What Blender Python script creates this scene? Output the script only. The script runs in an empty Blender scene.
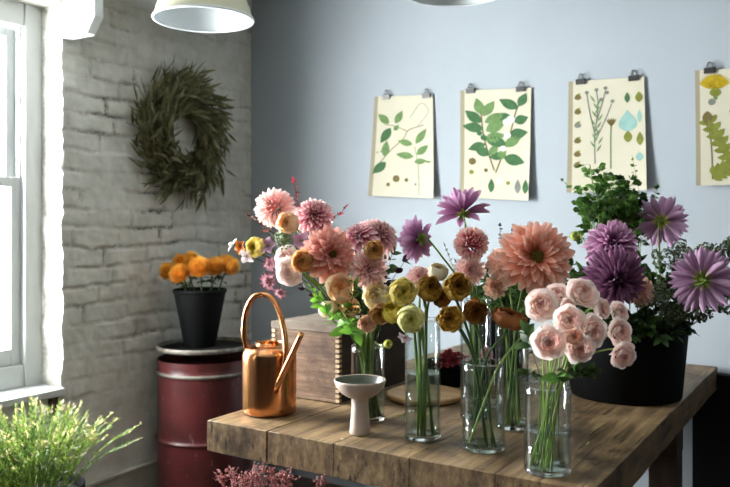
import bpy, math, random
from mathutils import Vector, Matrix, noise
R = math.radians
PI = math.pi
rng = random.Random(7)
scene = bpy.context.scene
col = scene.collection

# ------------------------------------------------------------------ camera frame
F, HOR, YAW = 775.0, 225.0, R(32.5)
CAM = Vector((3.026, -3.498, 1.42))
RT = Vector((math.cos(YAW), math.sin(YAW), 0))
FW = Vector((-math.sin(YAW), math.cos(YAW), 0))
UP = Vector((0, 0, 1))
TZ = 0.84                                   # table top height


def at(u, v, Z):
    return CAM + RT * ((u - 365) / F * Z) + FW * Z + UP * ((HOR - v) / F * Z)


def on_table(u, v):
    return at(u, v, (CAM.z - TZ) * F / (v - HOR))


def on_back(u, v, y=0.0):
    d = RT * ((u - 365) / F) + FW + UP * ((HOR - v) / F)
    return CAM + d * ((y - CAM.y) / d.y)


def on_left(u, v, x=0.0):
    d = RT * ((u - 365) / F) + FW + UP * ((HOR - v) / F)
    return CAM + d * ((x - CAM.x) / d.x)


def cdir(a, b, c):
    """direction: a to the right, b up, c towards the camera"""
    return (RT * a + UP * b - FW * c).normalized()


# ------------------------------------------------------------------ colour / materials
def s2l(c):
    c /= 255.0
    return c / 12.92 if c <= 0.04045 else ((c + 0.055) / 1.055) ** 2.4


def hx(h):
    return tuple(s2l(int(h[i:i + 2], 16)) for i in (0, 2, 4)) + (1.0,)


class NT:
    def __init__(s, name):
        s.m = bpy.data.materials.new(name)
        s.m.use_nodes = True
        s.t = s.m.node_tree
        s.t.nodes.clear()
        s.out = s.n('ShaderNodeOutputMaterial')

    def n(s, typ, **kw):
        x = s.t.nodes.new(typ)
        for k, v in kw.items():
            if k.startswith('i_'):
                x.inputs[k[2:].replace('_', ' ')].default_value = v
            else:
                setattr(x, k, v)
        return x

    def l(s, a, b):
        s.t.links.new(a, b)

    def ramp(s, fac, stops):
        r = s.n('ShaderNodeValToRGB')
        e = r.color_ramp.elements
        while len(e) < len(stops):
            e.new(0.5)
        for x, (p, c) in zip(e, stops):
            x.position = p
            x.color = c
        s.l(fac, r.inputs[0])
        return r.outputs[0]

    def noise(s, vec, scale, detail=4, rough=0.6):
        x = s.n('ShaderNodeTexNoise')
        x.inputs['Scale'].default_value = scale
        x.inputs['Detail'].default_value = detail
        x.inputs['Roughness'].default_value = rough
        if vec is not None:
            s.l(vec, x.inputs['Vector'])
        return x.outputs['Fac']

    def coord(s, scale=(1, 1, 1)):
        c = s.n('ShaderNodeTexCoord')
        mp = s.n('ShaderNodeMapping')
        mp.inputs['Scale'].default_value = scale
        s.l(c.outputs['Object'], mp.inputs[0])
        return mp.outputs[0]

    def mix(s, f, a, b, mode='MIX'):
        x = s.n('ShaderNodeMix', data_type='RGBA', blend_type=mode)
        for i, v in ((0, f), (6, a), (7, b)):
            if hasattr(v, 'is_linked'):
                s.l(v, x.inputs[i])
            else:
                x.inputs[i].default_value = v
        return x.outputs[2]

    def bsdf(s, color, rough=0.5, metal=0.0, spec=0.5, bump=None, bs=0.3, bd=0.01):
        b = s.n('ShaderNodeBsdfPrincipled')
        if hasattr(color, 'is_linked'):
            s.l(color, b.inputs['Base Color'])
        else:
            b.inputs['Base Color'].default_value = color
        if hasattr(rough, 'is_linked'):
            s.l(rough, b.inputs['Roughness'])
        else:
            b.inputs['Roughness'].default_value = rough
        b.inputs['Metallic'].default_value = metal
        b.inputs['Specular IOR Level'].default_value = spec
        if bump is not None:
            bp = s.n('ShaderNodeBump')
            bp.inputs['Strength'].default_value = bs
            bp.inputs['Distance'].default_value = bd
            s.l(bump, bp.inputs['Height'])
            s.l(bp.outputs[0], b.inputs['Normal'])
        s.l(b.outputs[0], s.out.inputs[0])
        return b


def mat_plain(name, c, rough=0.5, metal=0.0, var=0.15, scale=12, spec=0.5, bump=0.1, bd=0.003):
    t = NT(name)
    f = t.noise(t.coord(), scale)
    dark = tuple(x * (1 - var) for x in c[:3]) + (1,)
    lite = tuple(min(1, x * (1 + var)) for x in c[:3]) + (1,)
    t.bsdf(t.ramp(f, [(0.3, dark), (0.7, lite)]), rough, metal, spec, f, bump, bd)
    return t.m


def mat_wood(name, stops, scale=(14, 1.3, 14), rough=0.6, stain=None, bump=0.35, spec=0.3, crack=None):
    t = NT(name)
    v = t.coord(scale)
    f = t.noise(v, 2.2, 8, 0.65)
    c = t.ramp(f, stops)
    if stain:
        f2 = t.noise(t.coord(), 5.5, 6, 0.7)
        k = t.ramp(f2, [(0.50, (0, 0, 0, 1)), (0.66, (1, 1, 1, 1))])
        c = t.mix(k, c, stain)
    if crack:
        f3 = t.noise(t.coord(crack), 1.0, 5, 0.6)
        k3 = t.ramp(f3, [(0.60, (0, 0, 0, 1)), (0.67, (1, 1, 1, 1))])
        c = t.mix(k3, c, hx('2b2118'))
    t.bsdf(c, rough, 0, spec, f, bump, 0.006)
    return t.m


def mat_petal(name, stops, rough=0.55, trans=0.3, var=0.12, vein=0.0):
    """colour runs along each petal from its base (0) to its tip (1)"""
    t = NT(name)
    a = t.n('ShaderNodeAttribute', attribute_name='pet')
    sep = t.n('ShaderNodeSeparateColor')
    t.l(a.outputs['Color'], sep.inputs[0])
    c = t.ramp(sep.outputs[0], [(p, hx(h)) for p, h in stops])
    hsv = t.n('ShaderNodeHueSaturation')
    mr = t.n('ShaderNodeMapRange')
    mr.inputs[3].default_value = 1 - var
    mr.inputs[4].default_value = 1 + var
    t.l(sep.outputs[1], mr.inputs[0])
    t.l(mr.outputs[0], hsv.inputs['Value'])
    t.l(c, hsv.inputs['Color'])
    b = t.n('ShaderNodeBsdfPrincipled')
    b.inputs['Roughness'].default_value = rough
    b.inputs['Specular IOR Level'].default_value = 0.25
    tr = t.n('ShaderNodeBsdfTranslucent')
    mx = t.n('ShaderNodeMixShader')
    mx.inputs[0].default_value = trans
    t.l(hsv.outputs[0], b.inputs['Base Color'])
    t.l(hsv.outputs[0], tr.inputs['Color'])
    t.l(b.outputs[0], mx.inputs[1])
    t.l(tr.outputs[0], mx.inputs[2])
    t.l(mx.outputs[0], t.out.inputs[0])
    return t.m


def mat_leaf(name, h1, h2, trans=0.25, rough=0.42):
    return mat_petal(name, [(0.0, h1), (1.0, h2)], rough, trans, 0.3)


def mat_glass(name, tint=(0.93, 0.96, 0.95, 1), ior=1.45, rough=0.02, edge=0.75):
    t = NT(name)
    tr = t.n('ShaderNodeBsdfTransparent')
    tr.inputs[0].default_value = tint
    g = t.n('ShaderNodeBsdfGlossy')
    g.inputs['Roughness'].default_value = rough
    lw = t.n('ShaderNodeLayerWeight')
    lw.inputs[0].default_value = 0.5
    pw = t.n('ShaderNodeMath', operation='POWER')
    pw.inputs[1].default_value = 3.0
    t.l(lw.outputs['Facing'], pw.inputs[0])
    fr = t.n('ShaderNodeMath', operation='MULTIPLY_ADD')
    fr.inputs[1].default_value = edge
    fr.inputs[2].default_value = ((ior - 1) / (ior + 1)) ** 2
    t.l(pw.outputs[0], fr.inputs[0])
    mx = t.n('ShaderNodeMixShader')
    t.l(fr.outputs[0], mx.inputs[0])
    t.l(tr.outputs[0], mx.inputs[1])
    t.l(g.outputs[0], mx.inputs[2])
    t.l(mx.outputs[0], t.out.inputs[0])
    return t.m


# ------------------------------------------------------------------ mesh builder
class MB:
    def __init__(s):
        s.v, s.f, s.mi, s.t, s.r = [], [], [], [], []

    def add(s, verts, faces, mi=0, t=0.0, r=0.5):
        o = len(s.v)
        s.v += [tuple(p) for p in verts]
        s.f += [tuple(i + o for i in f) for f in faces]
        s.mi += [mi] * len(faces)
        s.t += list(t) if isinstance(t, (list, tuple)) else [t] * len(verts)
        s.r += [r] * len(verts)

    def grid(s, rows, mi=0, t=None, r=0.5, closed=False):
        n, m = len(rows), len(rows[0])
        vs = [p for row in rows for p in row]
        fs = []
        for i in range(n - 1):
            for j in range(m if closed else m - 1):
                k = (j + 1) % m
                fs.append((i * m + j, i * m + k, (i + 1) * m + k, (i + 1) * m + j))
        tv = [x for x in t for _ in range(m)] if t is not None else 0.0
        s.add(vs, fs, mi, tv, r)

    def box(s, lo, hi, mi=0):
        x0, y0, z0 = lo
        x1, y1, z1 = hi
        v = [(x0, y0, z0), (x1, y0, z0), (x1, y1, z0), (x0, y1, z0), (x0, y0, z1), (x1, y0, z1), (x1, y1, z1), (x0, y1, z1)]
        s.add(v, [(0, 3, 2, 1), (4, 5, 6, 7), (0, 1, 5, 4), (1, 2, 6, 5), (2, 3, 7, 6), (3, 0, 4, 7)], mi)

    def lathe(s, prof, c=(0, 0, 0), n=40, mi=0, wob=0):
        rows = []
        for r, z in prof:
            rows.append([(c[0] + r * math.cos(2 * PI * k / n), c[1] + r * math.sin(2 * PI * k / n), c[2] + z) for k in range(n)])
        s.grid(rows, mi, closed=True)

    def tube(s, pts, rad, n=7, mi=0, t=0.4, r=0.5, flat=1.0):
        pts = [Vector(p) for p in pts]
        rows = []
        up = Vector((0.31, 0.2, 0.93))
        for i, p in enumerate(pts):
            d = (pts[min(i + 1, len(pts) - 1)] - pts[max(i - 1, 0)]).normalized()
            a = d.cross(up)
            if a.length < 1e-3:
                a = d.cross(Vector((1, 0, 0)))
            a.normalize()
            b = d.cross(a)
            up = -b if b.length else up
            q = rad[i] if isinstance(rad, (list, tuple)) else rad
            rows.append([p + a * (q * math.cos(2 * PI * k / n)) + b * (q * flat * math.sin(2 * PI * k / n)) for k in range(n)])
        s.grid(rows, mi, [t] * len(rows), r, closed=True)
        m = len(rows)
        o = len(s.v) - m * n
        s.f.append(tuple(o + k for k in reversed(range(n))))
        s.f.append(tuple(o + (m - 1) * n + k for k in range(n)))
        s.mi += [mi, mi]

    def ball(s, c, r, mi=0, t=0.5, rr=0.5, sq=1.0):
        c = Vector(c)
        n, m = 6, 4
        rows = []
        for i in range(m + 1):
            a = PI * i / m
            rr_ = max(math.sin(a), 0.05) * r
            rows.append([c + Vector((rr_ * math.cos(2 * PI * k / n), rr_ * math.sin(2 * PI * k / n), sq * r * math.cos(a))) for k in range(n)])
        s.grid(rows, mi, [t] * (m + 1), rr, closed=True)

    def leaf(s, p, d, nrm, L, W, mi=0, fold=0.25, bend=0.3, pw=0.85, r=None, nv=6):
        """a leaf from point p along d, nrm is its upper side"""
        d = Vector(d).normalized()
        nrm = Vector(nrm)
        nrm = (nrm - d * nrm.dot(d))
        if nrm.length < 1e-4:
            nrm = d.orthogonal()
        nrm.normalize()
        sd = d.cross(nrm)
        rows, ts = [], []
        q = Vector(p)
        for i in range(nv):
            t = i / (nv - 1)
            w = W * 0.5 * math.sin(PI * (0.04 + 0.95 * t) ** pw)
            dd = (d - nrm * bend * t * 1.4).normalized()
            if i:
                q = q + dd * (L / (nv - 1))
            rows.append([q + sd * w + nrm * fold * w, q, q - sd * w + nrm * fold * w])
            ts.append(t)
        s.grid(rows, mi, ts, rng.random() if r is None else r)

    def build(s, name, mats, parent=None, smooth=True, origin=None, flat_mats=()):
        me = bpy.data.meshes.new(name)
        o = Vector(origin) if origin is not None else Vector((0, 0, 0))
        vs = [(x - o.x, y - o.y, z - o.z) for x, y, z in s.v]
        me.from_pydata(vs, [], s.f)
        for m in (mats if isinstance(mats, (list, tuple)) else [mats]):
            me.materials.append(m)
        me.polygons.foreach_set('material_index', s.mi)
        if smooth:
            me.polygons.foreach_set('use_smooth', [True] * len(me.polygons))
        ca = me.color_attributes.new('pet', 'FLOAT_COLOR', 'POINT')
        buf = []
        for t, r in zip(s.t, s.r):
            buf += [t, r, 0, 1]
        ca.data.foreach_set('color', buf)
        me.update()
        ob = bpy.data.objects.new(name, me)
        col.objects.link(ob)
        if parent is not None:
            ob.parent = parent
        elif origin is not None:
            ob.location = o
        return ob


def empty(name, loc, label, cat, group=None, rz=0):
    o = bpy.data.objects.new(name, None)
    o.empty_display_size = 0.05
    col.objects.link(o)
    o.location = loc
    o.rotation_euler.z = rz
    return tag(o, label, cat, group)


def tag(o, label, cat, group=None, kind=None):
    if label:
        o['label'] = label
    if cat:
        o['category'] = cat
    if group:
        o['group'] = group
    if kind:
        o['kind'] = kind
    return o


def struct(o, label, cat=None):
    o['kind'] = 'structure'
    o['label'] = label
    o['category'] = cat or o.name.split('_')[0]
    return o


def part(mb, name, mat, parent, smooth=True, label=None):
    """mesh given in world coordinates, made a part of an unrotated parent"""
    w = Vector((0, 0, 0))
    p = parent
    while p is not None:
        w += Vector(p.location)
        p = p.parent
    o = mb.build(name, mat, parent, smooth, w)
    if label:
        o['label'] = label
    return o


def bevel(o, w=0.003, seg=2):
    m = o.modifiers.new('bevel', 'BEVEL')
    m.width = w
    m.segments = seg
    m.limit_method = 'ANGLE'
    m.angle_limit = R(40)
    return o


def autosmooth(o, deg=35):
    for p in o.data.polygons:
        p.use_smooth = True
    try:
        o.data.set_sharp_from_angle(angle=R(deg))
    except Exception:
        pass
    return o


def spline(pts, per=6):
    pts = [Vector(p) for p in pts]
    q = [pts[0] * 2 - pts[1]] + pts + [pts[-1] * 2 - pts[-2]]
    out = []
    for i in range(1, len(q) - 2):
        a, b, c, d = q[i - 1:i + 3]
        for k in range(per):
            t = k / per
            out.append(0.5 * ((2 * b) + (c - a) * t + (2 * a - 5 * b + 4 * c - d) * t * t + (3 * b - a - 3 * c + d) * t ** 3))
    out.append(pts[-1])
    return out


# ------------------------------------------------------------------ materials
t = NT('painted_brick')
cc = t.coord()
n1 = t.noise(cc, 9, 8, 0.65)
n2 = t.noise(cc, 55, 5, 0.7)
base = t.ramp(n1, [(0.3, hx('b4b3aa')), (0.7, hx('d2d2cb'))])
at_ = t.n('ShaderNodeAttribute', attribute_name='pet')
sp = t.n('ShaderNodeSeparateColor')
t.l(at_.outputs['Color'], sp.inputs[0])
mth = t.n('ShaderNodeMath', operation='MULTIPLY')
t.l(sp.outputs[0], mth.inputs[0])
t.l(t.ramp(n2, [(0.40, (0, 0, 0, 1)), (0.56, (1, 1, 1, 1))]), mth.inputs[1])
base = t.mix(mth.outputs[0], base, hx('3d3931'))
t.bsdf(base, 0.75, 0, 0.3, n2, 0.35, 0.006)
M_BRICK = t.m
M_BLUE = mat_plain('blue_grey_paint', hx('9aa2a9'), 0.85, var=0.03, scale=3, spec=0.2, bump=0.05)
M_WHITE = mat_plain('white_gloss_paint', hx('bdc1c1'), 0.35, var=0.04, scale=6)
M_CEIL = mat_plain('ceiling_white', hx('d5d8d8'), 0.8, var=0.03, scale=3)
M_ROOM = mat_plain('far_room_paint', hx('3a3a3a'), 0.9, var=0.05, scale=2)
M_FLOOR = mat_wood('dark_floorboards', [(0.3, hx('2a211b')), (0.7, hx('4a3b2f'))], (1.2, 10, 1), 0.5)
M_TABLE = mat_wood('weathered_table_wood', [(0.22, hx('33271c')), (0.42, hx('65513a')), (0.6, hx('8a7352')), (0.8, hx('ac9470'))],
                   (16, 1.6, 9), 0.5, hx('42321f'), 0.6, crack=(75, 3.2, 22))
M_LEGWOOD = mat_wood('dark_leg_wood', [(0.3, hx('2c221a')), (0.7, hx('4d3c2d'))], (12, 12, 1.5), 0.6)
M_STEEL = mat_plain('grey_painted_steel', hx('5d686b'), 0.45, 0.4)
M_CRATE = mat_wood('old_crate_wood', [(0.25, hx('352619')), (0.5, hx('6f5742')), (0.75, hx('927b64'))], (1.8, 1.8, 22), 0.65, hx('4a3426'), 0.5, crack=(5, 5, 70))
M_CRATETOP = mat_wood('old_crate_lid_wood', [(0.25, hx('51473b')), (0.6, hx('7d7266')), (0.8, hx('968b7e'))], (2, 14, 14), 0.7, hx('5d4f42'), 0.5)
M_CRATESHADE = mat_wood('dark_crate_wood', [(0.3, hx('2a211a')), (0.7, hx('46382c'))], (1.8, 1.8, 16), 0.65)  # crate wood again, darkened: shade of the side turned from the window
M_FINGER = mat_wood('pale_end_grain', [(0.3, hx('9c8363')), (0.7, hx('cdb894'))], (9, 9, 9), 0.6)
t = NT('copper')
f = t.noise(t.coord((1, 1, 0.25)), 9, 4)
rr = t.n('ShaderNodeMapRange')
rr.inputs[3].default_value = 0.14
rr.inputs[4].default_value = 0.26
t.l(f, rr.inputs[0])
t.bsdf(t.ramp(f, [(0.3, hx('c98552')), (0.7, hx('e0a070'))]), rr.outputs[0], 1.0)
M_COPPER = t.m
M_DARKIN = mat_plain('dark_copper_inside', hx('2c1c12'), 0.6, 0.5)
M_BLACK = mat_plain('black_plastic', hx('0d0e0f'), 0.65, var=0.2, scale=5, spec=0.12)
M_SOIL = mat_plain('dark_soil', hx('1d1712'), 0.95, var=0.4, scale=60, bump=0.8, bd=0.01)
t = NT('maroon_drum_paint')
cc = t.coord()
n1 = t.noise(cc, 6, 6, 0.6)
n2 = t.noise(t.coord((1, 1, 0.35)), 38, 5, 0.75)
base = t.ramp(n1, [(0.3, hx('361314')), (0.7, hx('541f20'))])
base = t.mix(t.ramp(n2, [(0.63, (0, 0, 0, 1)), (0.68, (1, 1, 1, 1))]), base, hx('806660'))
t.bsdf(base, 0.38, 0.0, 0.5, n1, 0.2, 0.006)
M_DRUM = t.m
M_DRUMRIM = mat_plain('worn_steel_rim', hx('6f6a62'), 0.5, 0.3, var=0.5, scale=30)
M_DRUMTOP = mat_plain('dusty_black_lid', hx('141515'), 0.8, var=0.2, spec=.15)
M_CERAMIC = mat_plain('beige_stoneware', hx('b9a99e'), 0.45, var=0.06, scale=25)
M_CERIN = mat_plain('dark_glaze', hx('6f746d'), 0.25, var=0.15)
M_BOARD = mat_wood('pale_turned_wood', [(0.3, hx('9c7a54')), (0.7, hx('c6a67c'))], (1.5, 12, 12), 0.5)
M_ENAMEL = mat_plain('cream_enamel', hx('b4b299'), 0.35, var=0.03, scale=4)
M_ENAMELIN = mat_plain('white_enamel', hx('bfc5c7'), 0.3, var=0.02, scale=4)
M_METAL = mat_plain('dull_nickel', hx('6d6f70'), 0.4, 0.8)
M_CLIP = mat_plain('dark_clip_steel', hx('3a3a3a'), 0.4, 0.6)
M_PAPER = mat_plain('aged_paper', hx('b9b5a3'), 0.85, var=0.04, scale=7, spec=0.1, bump=0.03)
M_PAPERSHADE = mat_plain('browned_paper_edge', hx('8f8972'), 0.85, var=0.06, scale=15, spec=0.1)  # shade along the curled side, put into the paper colour
M_GLASS = mat_glass('clear_glass', (0.95, 0.97, 0.965, 1), 1.5, 0.02)
M_WATER = mat_glass('water', (0.90, 0.945, 0.92, 1), 1.33, 0.01)
M_PANE = mat_glass('window_glass', (0.94, 0.96, 0.97, 1), 1.45, 0.0)
t = NT('thick_glass')
b = t.bsdf((0.93, 0.97, 0.95, 1), 0.03)
b.inputs['Transmission Weight'].default_value = 1.0
M_THICK = t.m

M_STEM = mat_leaf('green_stem', '4c6b2c', '7d9a45', 0.1)
M_STEMD = mat_leaf('dark_green_stem', '2c3f20', '466030', 0.05)
M_STEMP = mat_leaf('pale_green_stem', '7b9a4a', 'a5b96a', 0.15)
M_STEMBR = mat_leaf('brown_twig', '4a3626', '6d4d38', 0.0)
M_LEAFD = mat_leaf('dark_green_leaf', '1f3318', '3f5c2a')
M_LEAFG = mat_leaf('mid_green_leaf', '33572a', '5c8338')
M_LEAFB = mat_leaf('bright_green_leaf', '4f8a2e', '86b548', 0.35)
M_SAGE = mat_leaf('sage_green_floret', '56684a', '9aa688', 0.15)
M_HEATH = mat_leaf('heath_green', '3f5a24', '93a94a', 0.35)
M_HEATHD = mat_leaf('heath_deep_green', '22381a', '4f6c30', 0.3)
M_HEATHT = mat_leaf('heath_tip', 'a6a45e', 'd9bfa0', 0.4)
M_WREATH = mat_leaf('dried_olive_leaf', '33341f', '66643f', 0.05, 0.7)
M_WREATH2 = mat_leaf('dried_grey_leaf', '4a4a32', '8a8763', 0.05, 0.7)
M_REDLEAF = mat_leaf('red_leaf', '70202c', 'b04a56', 0.35)
M_BURG = mat_leaf('burgundy_leaf', '24141a', '3f2028', 0.1)
M_CALYX = mat_leaf('calyx_green', '56702c', '9fb04c', 0.2)
M_CALYXY = mat_leaf('calyx_yellow_green', '5f7a26', 'c8c95a', 0.3)
M_EYE = mat_petal('flower_eye', [(0, '3a3a16'), (1, '8c8a35')], 0.7, 0.1)
M_EYER = mat_petal('flower_eye_red', [(0, '5a2420'), (1, '94503a')], 0.7, 0.1)
P = {}
P['pale_pink'] = mat_petal('petal_pale_pink', [(0, 'd98a84'), (0.4, 'efb9b2'), (0.8, 'fae0da'), (1, 'fbe9e4')])
P['red_pale'] = mat_petal('petal_red_pale_tip', [(0, '8c2438'), (0.4, 'a8405a'), (0.68, 'd9929e'), (0.95, 'f6dfd9')])
P['coral_pink'] = mat_petal('petal_coral_pink', [(0, 'b0504c'), (0.4, 'd9827a'), (0.8, 'f0b4a6'), (1, 'f6cabc')])
P['mauve_pink'] = mat_petal('petal_mauve_pink', [(0, '9a3c56'), (0.4, 'c06c80'), (0.75, 'e3b4ba'), (1, 'f3d8d6')])
P['dusty'] = mat_petal('petal_dusty_pink', [(0, '8a4656'), (0.5, 'bb8688'), (1, 'e6c9c0')])
P['ball_red'] = mat_petal('petal_white_red', [(0, 'b03448'), (0.35, 'cc5c6a'), (0.62, 'ecbcb6'), (1, 'fae8e0')])
P['purple'] = mat_petal('petal_lilac', [(0, '7d3a6a'), (0.35, 'aa6ca0'), (1, 'dcb2d2')])
P['purple_deep'] = mat_petal('petal_deep_purple', [(0, '4b1f3c'), (0.4, '8a5078'), (1, 'd0a4c2')])
P['plum'] = mat_petal('petal_plum', [(0, '45203a'), (0.5, '704260'), (1, '96688a')])
P['lilac_back'] = mat_petal('petal_pale_lilac', [(0, 'cfc09c'), (0.25, 'b58cae'), (1, 'd3aecd')])
P['coral'] = mat_petal('petal_big_coral', [(0, 'a03a26'), (0.3, 'd27455'), (0.7, 'f0ac92'), (1, 'f9d6c8')])
P['peach'] = mat_petal('petal_peach', [(0, 'd98a6c'), (0.5, 'efbfa4'), (1, 'f5d8c6')])
P['rose'] = mat_petal('petal_blush_rose', [(0, 'e0988a'), (0.4, 'f6d3c9'), (1, 'fdf1ec')], trans=0.35)
P['rose_white'] = mat_petal('petal_white_rose', [(0, 'e4b8ac'), (0.5, 'f4e0da'), (1, 'fbf2ee')], trans=0.35)
P['cream'] = mat_petal('petal_cream', [(0, 'd9b85c'), (0.5, 'efdfb0'), (1, 'f6efd8')], trans=0.35)
P['peach_cream'] = mat_petal('petal_peach_cream', [(0, 'd9954a'), (0.5, 'efc690'), (1, 'f6e0c0')], trans=0.35)
P['yellow'] = mat_petal('petal_soft_yellow', [(0, '8c8418'), (0.4, 'd9c44a'), (1, 'ecdf8c')], trans=0.35)
P['lemon'] = mat_petal('petal_pale_lemon', [(0, 'a0a030'), (0.4, 'dcd870'), (1, 'f0eeb8')], trans=0.35)
P['bright_yellow'] = mat_petal('petal_bright_yellow', [(0, 'a89a1c'), (0.5, 'e2d048'), (1, 'f0e070')], trans=0.35)
P['gold_brown'] = mat_petal('petal_gold_brown', [(0, '4f3a10'), (0.45, '8f5f1c'), (0.85, 'b98a34'), (1, 'd9b75c')])
P['amber'] = mat_petal('petal_amber', [(0, '4a2c0e'), (0.5, '8a4f20'), (1, 'b67a38')])
P['brown'] = mat_petal('petal_rust_brown', [(0, '3c1d10'), (0.5, '7a4022'), (1, 'a8683c')])
P['tan'] = mat_petal('petal_orange_tan', [(0, '8a4f1c'), (0.5, 'c88a44'), (1, 'e6bd80')])
P['apricot'] = mat_petal('petal_apricot', [(0, '7a4310'), (0.5, 'cc8638'), (1, 'eabf86')])
P['orange'] = mat_petal('petal_orange', [(0, 'c05a18'), (1, 'ee9a3c')])
P['protea'] = mat_petal('petal_pincushion', [(0, 'c06a18'), (0.5, 'eaa034'), (1, 'f8c85c')], trans=0.25)
P['white'] = mat_petal('petal_white', [(0, 'e3c8d4'), (1, 'f5eef2')], trans=0.4)
P['astrantia'] = mat_petal('petal_astrantia', [(0, 'e9d6d2'), (0.6, 'dca0b0'), (1, 'b05a78')])
P['mauve'] = mat_petal('petal_mauve', [(0, 'b58ab0'), (1, 'd8b8d2')])
P['scab'] = mat_petal('petal_scabiosa', [(0, '7d9a6a'), (1, 'cdd6bc')])
P['dried'] = mat_petal('dried_rose_bract', [(0, '7d4040'), (1, 'c58580')], trans=0.1)
P['rust'] = mat_petal('rust_bud', [(0, '70402c'), (1, 'a0604a')], trans=0.1)
P['berry'] = mat_petal('grey_berry', [(0, '4d4a55'), (1, '8c8a94')], trans=0.05)

# ------------------------------------------------------------------ room shell
WY0, WY1, SILL, HEAD = -1.29, -2.52, 0.69, 2.42        # window in view
W2 = (-4.2, -4.75)                                    # the next window along the same wall
RX, RY, RZ = 5.6, -6.4, 3.0


def brick_h(y, z):
    """relief of the painted brick wall; second value marks gaps the paint missed"""
    bh, bl = 0.088, 0.26
    wob = noise.noise(Vector((y * 3, z * 3, 1.3))) * 0.022 + noise.noise(Vector((y * 14, z * 14, 4.1))) * 0.010
    zz = z + wob
    row = math.floor(zz / bh)
    fz = zz / bh - row
    yy = y + noise.noise(Vector((y * 7, z * 7, 8.8))) * 0.012 + (row % 2) * bl / 2 + (row * 37 % 11) * 0.012
    c = math.floor(yy / bl)
    fy = yy / bl - c
    g = min(min(fz, 1 - fz) * bh, min(fy, 1 - fy) * bl)
    k = max(0.0, 1 - g / (0.012 + .006 * noise.noise(Vector((y * 20, z * 20, 5)))))
    soft = max(0, .5 + .9 * noise.noise(Vector((y * 3.4 + 5, z * 4.1, 2.0))))
    if z < 0.9:
        soft *= max(0.05, (z - 0.45) / 0.45)
    h = -0.017 * k * k * (0.12 + soft) + noise.noise(Vector((row * 3.7, c * 5.1, 0.3))) * 0.005 * (1 if z > 0.7 else 0.2)
    h += noise.noise(Vector((y * 9, z * 9, 0))) * 0.006 + noise.noise(Vector((y * 31, z * 31, 3))) * 0.004
    gap = k * max(0, soft - 0.2) * 1.9 * max(0, 0.55 + noise.noise(Vector((y * 6, z * 6, 11)))) 
    return h, min(1, gap)


mb = MB()
NY, NZ = 130, 300
rows, tt = [], []
for j in range(NZ + 1):
    z = RZ * j / NZ
    row = []
    for i in range(NY + 1):
        y = WY0 * i / NY
        h, g = brick_h(y, z)
        if i == NY:
            y += noise.noise(Vector((z * 9, 3, 3))) * 0.012 + noise.noise(Vector((z * 33, 9, 3))) * 0.006 + 0.004
        if i == 0:
            h = 0
            y = 0.02
        row.append((h, y, z))
        tt.append(g)
    rows.append(row)
mb.grid(rows, 0)
mb.t = tt
# the far reveal of the window
edge = [r[-1] for r in rows]
rev = []
for p in edge:
    line = []
    for k in range(9):
        x = -0.17 * k / 8
        line.append((p[0] * (1 - k / 8) + x, p[1] + (0.004 * noise.noise(Vector((x * 20, 7, p[2] * 20))) if k else 0) - 0.004 * (k / 8), p[2]))
    rev.append(line)
a = int(NZ * SILL / RZ)
b_ = int(NZ * HEAD / RZ) + 1
mb.grid(rev[a:b_ + 1], 0)
mb.t[-(b_ + 1 - a) * 9:] = [0.25] * ((b_ + 1 - a) * 9)


def wall_block(y0, y1, z0, z1, x1=0.0):
    mb.box((-0.30, min(y0, y1), z0), (x1, max(y0, y1), z1))


wall_block(0.3, WY0 + 0.012, 0, RZ, -0.035)
for (ya, yb) in ((WY0, WY1), W2):
    wall_block(ya + (0.012 if ya == WY0 else 0), yb, 0, SILL - 0.035)
    wall_block(ya + (0.012 if ya == WY0 else 0), yb, HEAD, RZ)
wall_block(WY1, W2[0], 0, RZ)
wall_block(W2[1], RY, 0, RZ)
o = mb.build('wall_left', M_BRICK, None, False)
struct(o, 'white painted brick wall beside the window, rough and lumpy')
for p in o.data.polygons[:NY * NZ]:
    p.use_smooth = True

mb = MB(); mb.box((-0.3, 0, 0), (RX + 0.2, 0.2, RZ)); struct(mb.build('wall_back', M_BLUE, None, False), 'smooth blue-grey painted wall behind the flower table')
mb = MB(); mb.box((RX, RY - 0.2, 0), (RX + 0.2, 0, RZ)); struct(mb.build('wall_right', M_ROOM, None, False), 'plain grey side wall of the room')
mb = MB(); mb.box((-0.3, RY - 0.2, 0), (RX, RY, RZ)); struct(mb.build('wall_front', M_ROOM, None, False), 'plain grey wall behind the viewer')
mb = MB(); mb.box((-0.3, RY - 0.2, -0.1), (RX + 0.2, 0.2, 0)); struct(mb.build('floor', M_FLOOR, None, False), 'dark floorboards under the table')
mb = MB(); mb.box((-0.3, RY - 0.2, RZ), (RX + 0.2, 0.2, RZ + 0.1)); struct(mb.build('ceiling', M_CEIL, None, False), 'white ceiling of the room')
mb = MB(); mb.box((-0.02, RY, 2.5), (0.32, -0.45, RZ)); struct(bevel(mb.build('trim_1', M_CEIL, None, False), 0.006), 'white boxed soffit along the top of the brick wall', 'soffit')
mb = MB()
pr = [(-0.02, 2.26), (0.165, 2.262), (0.22, 2.335), (0.22, 2.5), (-0.02, 2.5)]
n = len(pr)
mb.add([(x, -1.285, z) for x, z in pr] + [(x, -1.235, z) for x, z in pr],
       [tuple(range(n)), tuple(reversed(range(n, 2 * n)))] + [((i + 1) % n, i, n + i, n + (i + 1) % n) for i in range(n)])
struct(bevel(mb.build('trim_2', M_WHITE, None, False), 0.005), 'white painted corbel board with a cut corner above the window edge', 'corbel')
mb = MB()
mb.box((-0.03, WY0, 0), (0.02, 0.0, 0.205))
mb.box((-0.03, WY0, 0.205), (0.028, 0.0, 0.225))
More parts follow.
